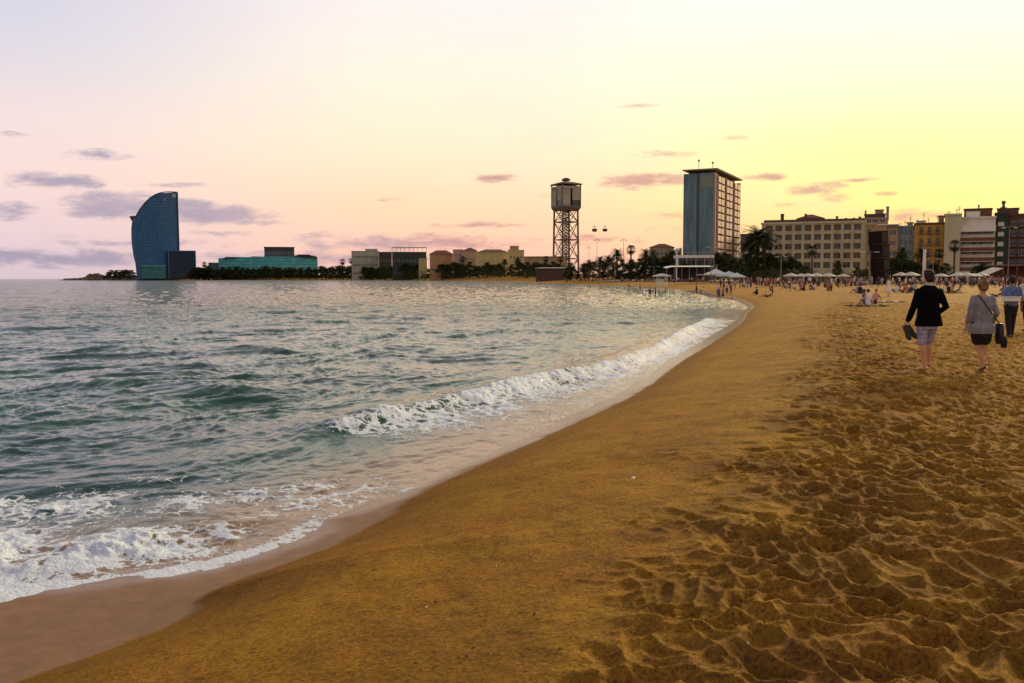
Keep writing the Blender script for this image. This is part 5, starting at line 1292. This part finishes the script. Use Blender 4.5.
# ------------------------------------------------------------------ ground & water sheets (polar, fine near the viewpoint)
def polar_sheet(name, angs, rads):
    A, Rr = np.meshgrid(angs, rads); return Rr*np.sin(A), Rr*np.cos(A), len(rads), len(angs)
def sheet_obj(name, x, y, z, nr, na, m, attrs, mask=None):
    me = bpy.data.meshes.new(name); nv = nr*na
    co = np.stack([x.ravel(), y.ravel(), z.ravel()], 1).astype(np.float32)
    i = np.arange(nr-1)[:,None]*na+np.arange(na-1)[None,:]; q = np.stack([i, i+1, i+na+1, i+na], -1).reshape(-1,4)[:, ::-1]
    if mask is not None:
        mm = mask.ravel(); q = q[mm[q].any(1)]
        used = np.zeros(nv, bool); used[q.ravel()] = True; mp = np.cumsum(used)-1; q = mp[q]; co = co[used]; attrs = {k: v.ravel()[used] for k, v in attrs.items()}
    me.vertices.add(len(co)); me.vertices.foreach_set('co', co.ravel())
    nf = len(q); me.loops.add(nf*4); me.loops.foreach_set('vertex_index', q.astype(np.int32).ravel())
    me.polygons.add(nf); me.polygons.foreach_set('loop_start', np.arange(0, nf*4, 4, dtype=np.int32)); me.polygons.foreach_set('loop_total', np.full(nf, 4, np.int32))
    me.update(calc_edges=True); me.polygons.foreach_set('use_smooth', np.ones(nf, bool))
    for k, v in attrs.items():
        a = me.attributes.new(k, 'FLOAT', 'POINT'); a.data.foreach_set('value', v.ravel().astype(np.float32))
    me.materials.append(m); o = bpy.data.objects.new(name, me); COL.objects.link(o); o['kind'] = 'structure'; return o

def sand_height(x, y):
    z, ds, dw, r = land_base(x, y)
    wob = fbm(x*.8, y*.8, 3, 11)-.5
    Wd = 3.1+np.maximum(r-38, 0)*.08
    rough = sstep(0, 1.3, dw-Wd+wob*2.2)
    near = 1-sstep(60, 160, r)
    # trampled cells: bowls with sharp ridges between
    wx = x+(fbm(x*1.5, y*1.5, 2, 21)-.5)*.42; wy = y+(fbm(x*1.5, y*1.5, 2, 31)-.5)*.42
    f1, f2, idv = worley(wx*5.3, wy*4.7, 2); g1, g2, idg = worley(wx*7.6+9, wy*7.9, 5)
    sr1 = 1-np.clip((f2-f1)/.55, 0, 1); sr2 = 1-np.clip((g2-g1)/.6, 0, 1); bw = np.minimum(f1*f1, .55); big = bw*(.7+.7*idv)+.30*sr1**1.3*(.3+.7*fbm(x*2.3, y*2.3, 2, 44))-.3*idv; small = np.minimum(g1*g1, .5)+.3*sr2**1.3-.25*idg
    lum = fbm(x*.9, y*.9, 3, 41)-.5
    h = big*.070+small*.027*(.4+1.2*fbm(x*.7, y*.7, 2, 43))+lum*.05
    fine = (fbm(x*14, y*14, 3, 51)-.5)*.012
    res = 1-sstep(25, 60, r)
    out = z+rough*near*(h+fine*res)
    # scattered deep footprints near the berm edge
    foot = np.exp(-((dw-Wd-1.7)/1.0)**2)
    p1, _, idp = worley(wx*3.2+40, wy*3.6, 77)
    out -= foot*near*np.where(idp > .42, 1, .15)*np.clip(1-(p1/.40)**2, 0, 1)*.085
    # gentle marks on the smooth slope
    sm = sstep(.3, 1.5, dw)*(1-rough)
    q1, _, idq = worley(wx*1.3+7, wy*1.6, 91)
    out += sm*near*((fbm(x*1.2+y*.4, y*.5, 3, 61)-.5)*.05+(fbm(x*3.3+y, y*2.1, 3, 67)-.5)*.02+(fbm(x*9, y*9, 3, 66)-.5)*.006)
    return out, ds, dw, r, rough

a_f = np.radians(np.concatenate([np.linspace(-180,-42,40)[:-1], np.linspace(-42,-24,110)[:-1], np.linspace(-24,36,760)[:-1], np.linspace(36,180,40)]))
rad = np.concatenate([np.geomspace(.3,2.6,40)[:-1], np.geomspace(2.6,60,950)[:-1], np.geomspace(60,9000,360)])
x, y, nr, na = polar_sheet('ground', a_f, rad)
z, ds, dw, r, rough = sand_height(x, y)
m, nt, b = newmat('sand')
def attr(nt, n): a = N(nt, 'ShaderNodeAttribute'); a.attribute_name = n; return a.outputs['Fac']
tc = N(nt, 'ShaderNodeTexCoord').outputs['Object']
wet = attr(nt, 'wet'); rgh = attr(nt, 'rough'); damp = attr(nt, 'damp'); cav = attr(nt, 'dark_patch')
n1 = noise(nt, tc, .9, 6, .65); n2 = noise(nt, tc, 38, 7, .88); n3 = noise(nt, tc, 6, 5, .7)
base = mixc(nt, maprange(nt, n1, .35, .65), (0.35,0.190,0.019), (0.285,0.132,0.020))
base = mixc(nt, math_(nt, 'MULTIPLY', maprange(nt, n3, .42, .7), .55), base, (0.12,0.048,0.019))
base = mixc(nt, math_(nt, 'MULTIPLY', maprange(nt, n2, .5, .62), .7), base, (0.50,0.28,0.045))
base = mixc(nt, math_(nt, 'MULTIPLY', maprange(nt, n2, .49, .39), .85), base, (0.06,0.027,0.013))
rc_ = mixc(nt, maprange(nt, n1, .3, .7), (0.185,0.088,0.024), (0.15,0.062,0.026))
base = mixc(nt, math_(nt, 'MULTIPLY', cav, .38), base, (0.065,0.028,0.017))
n4 = noise(nt, tc, 240, 2, .6)
base = mixc(nt, maprange(nt, n4, .68, .74), base, (0.45,0.33,0.2))
base = mixc(nt, math_(nt, 'MULTIPLY', damp, .45), base, (0.12,0.052,0.015))
wetc = mixc(nt, maprange(nt, n3, .3, .7), (0.20,0.105,0.036), (0.145,0.072,0.026))
base = mixc(nt, wet, base, wetc)
lk(nt, base, b.inputs['Base Color'])
fm_ = maprange(nt, attr(nt, 'film'), 0, 1, .58, .12, False); rr_ = N(nt, 'ShaderNodeMix'); rr_.data_type = 'FLOAT'; lk(nt, wet, rr_.inputs[0]); rr_.inputs[2].default_value = .92; lk(nt, fm_, rr_.inputs[3]); lk(nt, rr_.outputs[0], b.inputs['Roughness'])
b.inputs['IOR'].default_value = 1.4; lk(nt, maprange(nt, wet, 0, 1, .06, .38, False), b.inputs['Specular IOR Level'])
bp = N(nt, 'ShaderNodeBump'); lk(nt, maprange(nt, wet, 0, 1, 1.0, .2, False), bp.inputs['Strength']); bp.inputs['Distance'].default_value = .038
lk(nt, math_(nt, 'ADD', math_(nt, 'MULTIPLY', n2, .5), math_(nt, 'MULTIPLY', noise(nt, tc, 17, 5, .7), 1.0)), bp.inputs['Height'])
bp2 = N(nt, 'ShaderNodeBump'); bp2.inputs['Distance'].default_value = .10
# far trampling by bump where the mesh is too coarse
v1 = N(nt, 'ShaderNodeTexVoronoi'); v1.inputs['Scale'].default_value = 2.2; lk(nt, tc, v1.inputs[0])
cd = N(nt, 'ShaderNodeVectorMath', operation='LENGTH'); lk(nt, tc, cd.inputs[0])
lk(nt, math_(nt, 'MULTIPLY', maprange(nt, cd.outputs['Value'], 25, 70, .15, 1.0), rgh), bp2.inputs['Strength'])
lk(nt, v1.outputs['Distance'], bp2.inputs['Height']); lk(nt, bp.outputs[0], bp2.inputs['Normal']); lk(nt, bp2.outputs[0], b.inputs['Normal'])
wetv = 1-sstep(-.02, .16, dw+(fbm(x*3, y*3, 3, 71)-.5)*.25); dampv = (1-sstep(.1, 1.6, dw+(fbm(x*1.5, y*1.5, 3, 72)-.5)*.8))
w1, w2, widx = worley(x*2.3, y*2.6, 81)
Wd_ = 3.1+np.maximum(r-38, 0)*.08
patch_v = 1.1*np.exp(-((dw-Wd_-1.3)/1.8)**2)*sstep(.35, .7, fbm(x*2.2, y*2.4, 4, 83))+.22*rough*sstep(.5, .75, fbm(x*1.1, y*1.3, 4, 84))  # noisy darker sand patches along the berm edge, fainter over the rough zone
film = 1-sstep(.15, .55, (ds+(fbm(x*2, y*2, 3, 95)-.5)*.4)/(1+np.maximum(r-12,0)*.12))
sheet_obj('ground', x, y, z, nr, na, m, {'film': film, 'wet': wetv, 'damp': dampv, 'rough': rough, 'dark_patch': np.clip(patch_v, 0, 1)})

shells()
# ---- water
def poly(pl, z=0.0): return [unproj(*p, z) for p in pl]
C1 = poly([(262,432),(300,424),(345,414),(400,403),(440,395),(490,384),(540,372),(590,364),(620,357),(655,343),(685,327),(712,311)], .3)
C2 = poly([(-60,353),(60,351),(160,353),(260,350),(330,354)], .05)
C3 = poly([(-60,390),(60,386),(150,384),(220,392),(290,398)], .05)
C4 = poly([(-60,330),(80,328),(170,330)], .05)
C5 = poly([(330,372),(400,362),(480,352),(560,346)], .05)
aw = np.radians(np.concatenate([np.linspace(-100,-36,50)[:-1], np.linspace(-36,17,760)[:-1], np.linspace(17,30,10)]))
rw = np.concatenate([np.geomspace(3.5,90,850)[:-1], np.geomspace(90,1500,300)[:-1], np.geomspace(1500,30000,30)])
x, y, nr, na = polar_sheet('water', aw, rw)
ds = sdist(x, y, S_line); r = np.hypot(x, y)
sp = r*.0031
dep = np.clip(-ds/7, 0, 1)
rngw = np.random.RandomState(5); hw = np.zeros_like(x)
fade = .3+.7*sstep(0, 9, -ds)
wxp = x+(fbm(x*.25, y*.25, 3, 101)-.5)*3.0; wyp = y+(fbm(x*.25, y*.25, 3, 102)-.5)*3.0
for i in range(42):
    lam = 0.32*1.105**i*(1+.1*rngw.rand()); th = R(-28)+rngw.randn()*.62; k = 2*np.pi/lam
    amp = .0078*lam**.54*(1-sstep(9, 22, np.array(lam)))
    ph = rngw.rand()*6.28
    s = np.sin(k*(wxp*np.cos(th)+wyp*np.sin(th))+ph)
    vis = np.clip(lam/(sp*2.6)-1, 0, 1) if True else 1
    env = .35+1.3*vn(x/(lam*2.2)+i*7.7, y/(lam*2.2)-i*3.1, 200+i)
    hw += vis*amp*env*(1-2*np.abs(s)**.9+.35)*.8
hw *= fade
foam = np.zeros_like(x)
def crest(L, A, wf, wb, e0=.12, e1=.1):
    s, t = crest_dist(x, y, L); w = np.where(s > 0, wf, wb)
    ef = sstep(0, e0, t)*(1-sstep(1-e1, 1, t)); nz = .6+.8*fbm(x*.6, y*.6, 3, 300)
    return s, t, A*np.exp(-(np.abs(s)/w)**2)*ef*nz
s1, t1, h1 = crest(C1, .24, .38, 1.1, .24, .12); hw += h1
for L, A in ((C2,.11),(C3,.12),(C4,.10),(C5,.09)):
    s_, t_, h_ = crest(L, A, .6, 1.3, .2, .2); hw += h_
fr = 1.9+1.2*t1
band = sstep(-.35, .1, s1)*(1-sstep(fr*.6, fr*1.15, s1+(fbm(x*2, y*2, 3, 310)-.5)*1.2))*sstep(.10, .17, t1)*(1-sstep(.96, 1.0, t1))
foam = np.maximum(foam, band*(.86-.42*sstep(.2, 2.2, s1)+.3*(fbm(x*3, y*3, 3, 315)-.5)))
foam = np.maximum(foam, .46*sstep(fr*.4, fr*.8, s1)*(1-sstep(fr*1.2, fr*2.0, s1))*sstep(.14,.26,t1)*(1-sstep(.97,1,t1)))
for px, py, rr, a in [(-30,560,1.3,1.1),(10,560,1.0,1.1),(50,562,.9,1.1),(95,552,.85,1.0),(140,548,.75,.95),(180,545,.7,.85),(230,535,.65,.72),(270,520,.6,.62),(300,505,.65,.68),(240,500,.85,.68),(180,503,.95,.7),(110,502,1.0,.72),(50,515,1.1,.8),(0,518,1.2,.82),(-30,515,1.2,.85),(340,500,.6,.66),(300,486,.8,.58),(240,478,.9,.54),(370,488,.55,.55),(160,478,.9,.5),(395,478,.7,.46),(60,495,.8,.55),(430,468,.6,.38),(330,474,.7,.4)]:
    cx, cy = unproj(px, py, 0); foam = np.maximum(foam, a*np.exp(-((x-cx)**2+(y-cy)**2)/(rr*rr)))
leftf = 1-sstep(-2.2, -.8, x)
edge = (1-sstep(.02, .06+.2*leftf, -ds-(fbm(x*1.1, y*1.1, 4, 350)-.5)*.5))*(.35+.6*leftf)
foam = np.maximum(foam, edge*np.where(r > 200, .6, 1)*(.55+.9*fbm(x*1.2, y*1.2, 2, 320)))
foam = foam*(.45+.9*fbm(x*1.6, y*1.6, 3, 330))
lump = np.clip(foam-.45, 0, 1)
near = 1-sstep(40, 90, r)
hw += lump*near*(.03+.17*(fbm(x*3.6, y*3.6, 5, 340)-.4)+.10*(fbm(x*11, y*11, 3, 345)-.4)+.05*(1-worley(x*5, y*5, 9)[0]))
hw += .03*(1-sstep(0, .5, -ds))*(lump > 0)*0
hw = np.where(ds > -.6, hw*np.clip((-ds)/.6, .1, 1), hw)
hw += .012+(fbm(x*1.1, y*1.1, 4, 350)-.5)*.05*(1-sstep(25, 60, r))*(1-sstep(.5, 2, np.abs(ds)))
m, nt, b = newmat('sea_water')
tc = N(nt, 'ShaderNodeTexCoord').outputs['Object']; fo = attr(nt, 'foam'); dp = attr(nt, 'depth')
vec = N(nt, 'ShaderNodeVectorMath', operation='ADD'); nz = N(nt, 'ShaderNodeTexNoise'); nz.inputs['Scale'].default_value = 2.6; nz.inputs['Detail'].default_value = 4; lk(nt, tc, nz.inputs[0])
sc_ = N(nt, 'ShaderNodeVectorMath', operation='SCALE'); lk(nt, nz.outputs['Color'], sc_.inputs[0]); sc_.inputs['Scale'].default_value = .45; lk(nt, tc, vec.inputs[0]); lk(nt, sc_.outputs[0], vec.inputs[1])
vo = N(nt, 'ShaderNodeTexVoronoi'); vo.feature = 'DISTANCE_TO_EDGE'; vo.inputs['Scale'].default_value = 4.6; lk(nt, vec.outputs[0], vo.inputs[0])
vo2 = N(nt, 'ShaderNodeTexVoronoi'); vo2.feature = 'DISTANCE_TO_EDGE'; vo2.inputs['Scale'].default_value = 12; lk(nt, vec.outputs[0], vo2.inputs[0])
cell = math_(nt, 'ADD', math_(nt, 'MULTIPLY', vo.outputs['Distance'], 1.15), math_(nt, 'MULTIPLY', vo2.outputs['Distance'], .6))
cell = math_(nt, 'ADD', cell, math_(nt, 'MULTIPLY', noise(nt, tc, 5, 6, .75), 1.1))
cell = math_(nt, 'SUBTRACT', cell, .22)
df = math_(nt, 'SUBTRACT', math_(nt, 'MULTIPLY', fo, 1.0), cell)
fm = maprange(nt, df, -.04, .12)
fm = math_(nt, 'MULTIPLY', fm, maprange(nt, fo, .08, .2))
deep = mixc(nt, maprange(nt, noise(nt, tc, .25, 3), .35, .65), (0.004,0.062,0.040), (0.003,0.040,0.042))
shal = (0.19,0.115,0.05)
wc_ = mixc(nt, maprange(nt, dp, .04, .36), shal, deep)
col = mixc(nt, fm, wc_, (0.53,0.61,0.74))
lk(nt, col, b.inputs['Base Color']); b.inputs['IOR'].default_value = 1.333
lenn = N(nt, 'ShaderNodeVectorMath', operation='LENGTH'); lk(nt, tc, lenn.inputs[0])
rgh_w = maprange(nt, lenn.outputs['Value'], 20, 400, .045, .08)
n = N(nt, 'ShaderNodeMix'); n.data_type = 'FLOAT'; lk(nt, fm, n.inputs[0]); lk(nt, rgh_w, n.inputs[2]); n.inputs[3].default_value = .8; lk(nt, n.outputs[0], b.inputs['Roughness'])
b1 = N(nt, 'ShaderNodeBump'); b1.inputs['Distance'].default_value = .07; b1.inputs['Strength'].default_value = .5
mp = N(nt, 'ShaderNodeMapping'); mp.inputs['Rotation'].default_value = (0,0,R(28)); mp.inputs['Scale'].default_value = (1,.6,1); lk(nt, tc, mp.inputs[0])
hh = math_(nt, 'ADD', noise(nt, mp.outputs[0], 3.2, 5, .6), math_(nt, 'MULTIPLY', fm, math_(nt, 'ADD', .6, math_(nt, 'MULTIPLY', noise(nt, tc, 26, 4, .7), .9))))
lk(nt, hh, b1.inputs['Height'])
b2 = N(nt, 'ShaderNodeBump'); b2.inputs['Distance'].default_value = 1.5; lk(nt, maprange(nt, lenn.outputs['Value'], 20, 110, .05, 1.0), b2.inputs['Strength'])
lk(nt, noise(nt, mp.outputs[0], .33, 8, .68), b2.inputs['Height']); lk(nt, b1.outputs[0], b2.inputs['Normal']); lk(nt, b2.outputs[0], b.inputs['Normal'])
sheet_obj('water', x, y, hw, nr, na, m, {'foam': foam, 'depth': dep}, mask=(ds < 1.2))

# ------------------------------------------------------------------ world sky
wd = bpy.data.worlds.new('World'); scene.world = wd; wd.use_nodes = True; nt = wd.node_tree
for n_ in list(nt.nodes): nt.nodes.remove(n_)
out = N(nt, 'ShaderNodeOutputWorld')
g = N(nt, 'ShaderNodeTexCoord').outputs['Generated']
nv = N(nt, 'ShaderNodeVectorMath', operation='NORMALIZE'); lk(nt, g, nv.inputs[0]); sp_ = N(nt, 'ShaderNodeSeparateXYZ'); lk(nt, nv.outputs[0], sp_.inputs[0])
el = math_(nt, 'MULTIPLY', math_(nt, 'ARCSINE', sp_.outputs[2]), 57.2958); az = math_(nt, 'MULTIPLY', math_(nt, 'ARCTAN2', sp_.outputs[0], sp_.outputs[1]), 57.2958)
def s2l(c): return tuple(((v/255)/12.92 if v/255 <= .04045 else ((v/255+.055)/1.055)**2.4) for v in c)
def ramp(fac, stops):
    n = N(nt, 'ShaderNodeValToRGB'); lk(nt, fac, n.inputs[0]); cr = n.color_ramp
    for i, (p, c) in enumerate(stops):
        e = cr.elements[i] if i < 2 else cr.elements.new(p); e.position = p
    for e, (p, c) in zip(sorted(cr.elements, key=lambda e: e.position), stops): e.color = (*s2l(c), 1)
    return n.outputs[0]
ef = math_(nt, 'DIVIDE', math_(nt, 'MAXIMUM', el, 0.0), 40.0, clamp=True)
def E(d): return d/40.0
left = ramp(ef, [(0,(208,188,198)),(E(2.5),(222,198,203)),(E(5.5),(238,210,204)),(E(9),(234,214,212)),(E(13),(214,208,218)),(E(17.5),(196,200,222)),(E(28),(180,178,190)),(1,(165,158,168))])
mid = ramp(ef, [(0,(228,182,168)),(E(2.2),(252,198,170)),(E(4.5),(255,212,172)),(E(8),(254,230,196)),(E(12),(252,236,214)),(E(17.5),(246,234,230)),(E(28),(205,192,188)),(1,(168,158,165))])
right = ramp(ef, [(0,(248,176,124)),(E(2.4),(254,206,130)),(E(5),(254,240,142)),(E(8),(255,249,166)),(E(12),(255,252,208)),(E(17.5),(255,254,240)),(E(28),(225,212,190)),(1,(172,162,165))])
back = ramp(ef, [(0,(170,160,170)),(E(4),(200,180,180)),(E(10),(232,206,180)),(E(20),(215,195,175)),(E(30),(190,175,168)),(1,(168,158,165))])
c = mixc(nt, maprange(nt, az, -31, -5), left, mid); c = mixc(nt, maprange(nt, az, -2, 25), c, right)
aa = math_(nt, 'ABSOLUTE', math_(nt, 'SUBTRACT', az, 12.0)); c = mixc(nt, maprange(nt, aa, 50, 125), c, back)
# clouds at their bearings and elevations
def ae(px, py):
    u = (px-512)/F; v = (341.5-fixpy(px,py))/F; d = Vector((u, CT+v*ST, -ST+v*CT)).normalized(); return math.degrees(math.atan2(d.x,d.y)), math.degrees(math.asin(d.z))
CL = [(60,258,140,10,1.05),(330,258,170,9,.85),(480,246,90,6,.7),(250,222,50,5,.8),(560,262,120,6,.5),(700,215,60,4,.35),(860,180,40,3,.3),(170,185,50,4,.5),(150,207,86,15,1.25),(215,214,68,12,1.2),(110,214,40,6,.8),(50,181,46,9,1),(95,154,36,6,.7),(12,211,30,9,1.2),(230,233,40,4,.8),(15,134,20,3,.6),(150,243,90,6,.7),(70,237,60,3,.3),(400,243,125,11,1.0),(325,236,18,5,.7),(495,178,27,5,.9),(590,240,75,7,.5),(480,225,60,4,.6),(640,181,52,9,1.1),(668,181,30,7,.95),(665,155,40,5,.75),(733,138,17,4,.8),(763,177,24,4.5,.9),(818,190,30,9,1.3),(838,196,34,6,.8),(883,194,15,3.5,.7),(900,216,50,8,.7),(970,212,24,6,.5),(560,195,30,3,.35),(640,228,50,4,.5),(390,200,30,3,.4),(640,106,50,3,.25),(800,205,36,3,.3),(740,230,40,6,.3),(440,252,120,5,.4)]
wv = N(nt, 'ShaderNodeCombineXYZ'); lk(nt, math_(nt, 'MULTIPLY', az, .34), wv.inputs[0]); lk(nt, math_(nt, 'MULTIPLY', el, 1.15), wv.inputs[1])
cn = noise(nt, wv.outputs[0], 1.0, 7, .66, .3)
cvn = N(nt, 'ShaderNodeCombineXYZ'); lk(nt, az, cvn.inputs[0]); lk(nt, el, cvn.inputs[1]); AE = cvn.outputs[0]
tot = None
for px, py, sx, sy, a in CL:
    a0, e0 = ae(px, py); kx = 15.5/(sx*1.15); ky = 15.5/(sy*1.15)
    vm = N(nt, 'ShaderNodeVectorMath', operation='MULTIPLY_ADD'); lk(nt, AE, vm.inputs[0]); vm.inputs[1].default_value = (kx, ky, 0); vm.inputs[2].default_value = (-a0*kx, -e0*ky, 0)
    vl = N(nt, 'ShaderNodeVectorMath', operation='LENGTH'); lk(nt, vm.outputs[0], vl.inputs[0])
    q = math_(nt, 'MULTIPLY_ADD', vl.outputs['Value'], -a, a)
    tot = q if tot is None else math_(nt, 'MAXIMUM', tot, q)
tot = math_(nt, 'MAXIMUM', tot, 0.0)
dens = math_(nt, 'ADD', tot, math_(nt, 'MULTIPLY', math_(nt, 'SUBTRACT', cn, .50), 3.0))
cm_ = math_(nt, 'MULTIPLY', maprange(nt, dens, .05, .95), maprange(nt, tot, .0, .22))
cc = mixc(nt, maprange(nt, az, -22, 8), s2l((150,140,166)), s2l((196,136,128)))
cfac = math_(nt, 'MULTIPLY', cm_, .82)
c = mixc(nt, cfac, c, cc)
# thin broad cirrus mottling
wv2 = N(nt, 'ShaderNodeCombineXYZ'); lk(nt, math_(nt, 'MULTIPLY', az, .06), wv2.inputs[0]); lk(nt, math_(nt, 'MULTIPLY', el, .16), wv2.inputs[1])
c = mixc(nt, math_(nt, 'MULTIPLY', maprange(nt, noise(nt, wv2.outputs[0], 1.0, 8, .68), .45, .75), .26), c, s2l((238,208,204)))
SUN_EL, SUN_AZ = 16.0, 36.0
sky = N(nt, 'ShaderNodeTexSky'); sky.sky_type = 'NISHITA'; sky.sun_disc = False; sky.sun_elevation = R(SUN_EL); sky.sun_rotation = R(SUN_AZ)
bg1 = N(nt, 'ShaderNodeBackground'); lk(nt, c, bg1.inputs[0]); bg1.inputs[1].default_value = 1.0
bg2 = N(nt, 'ShaderNodeBackground'); lk(nt, sky.outputs[0], bg2.inputs[0]); bg2.inputs[1].default_value = 0.004
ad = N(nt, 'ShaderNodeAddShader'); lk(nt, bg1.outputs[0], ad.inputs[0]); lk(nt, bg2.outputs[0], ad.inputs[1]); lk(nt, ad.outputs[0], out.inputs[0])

sd = bpy.data.lights.new('sun', 'SUN'); sd.energy = 4.8; sd.angle = R(16); sd.color = (1.0,.77,.42); so = bpy.data.objects.new('sun', sd); COL.objects.link(so)
dv = Vector((math.sin(R(SUN_AZ))*math.cos(R(SUN_EL)), math.cos(R(SUN_AZ))*math.cos(R(SUN_EL)), math.sin(R(SUN_EL))))
so.rotation_euler = dv.to_track_quat('Z', 'Y').to_euler()

cd_ = bpy.data.cameras.new('camera'); cam = bpy.data.objects.new('camera', cd_); COL.objects.link(cam)
cd_.sensor_width = 36; cd_.lens = F/1024*36; cd_.clip_start = .1; cd_.clip_end = 60000
cam.location = (0,0,EYE)
cam.rotation_euler = (Matrix.Rotation(math.pi/2-TH,3,'X') @ Matrix.Rotation(-ROLL,3,'Z')).to_euler()
scene.camera = cam
vs = scene.view_settings; vs.view_transform = 'Standard'; vs.look = 'None'; vs.exposure = 0.15; vs.gamma = 1
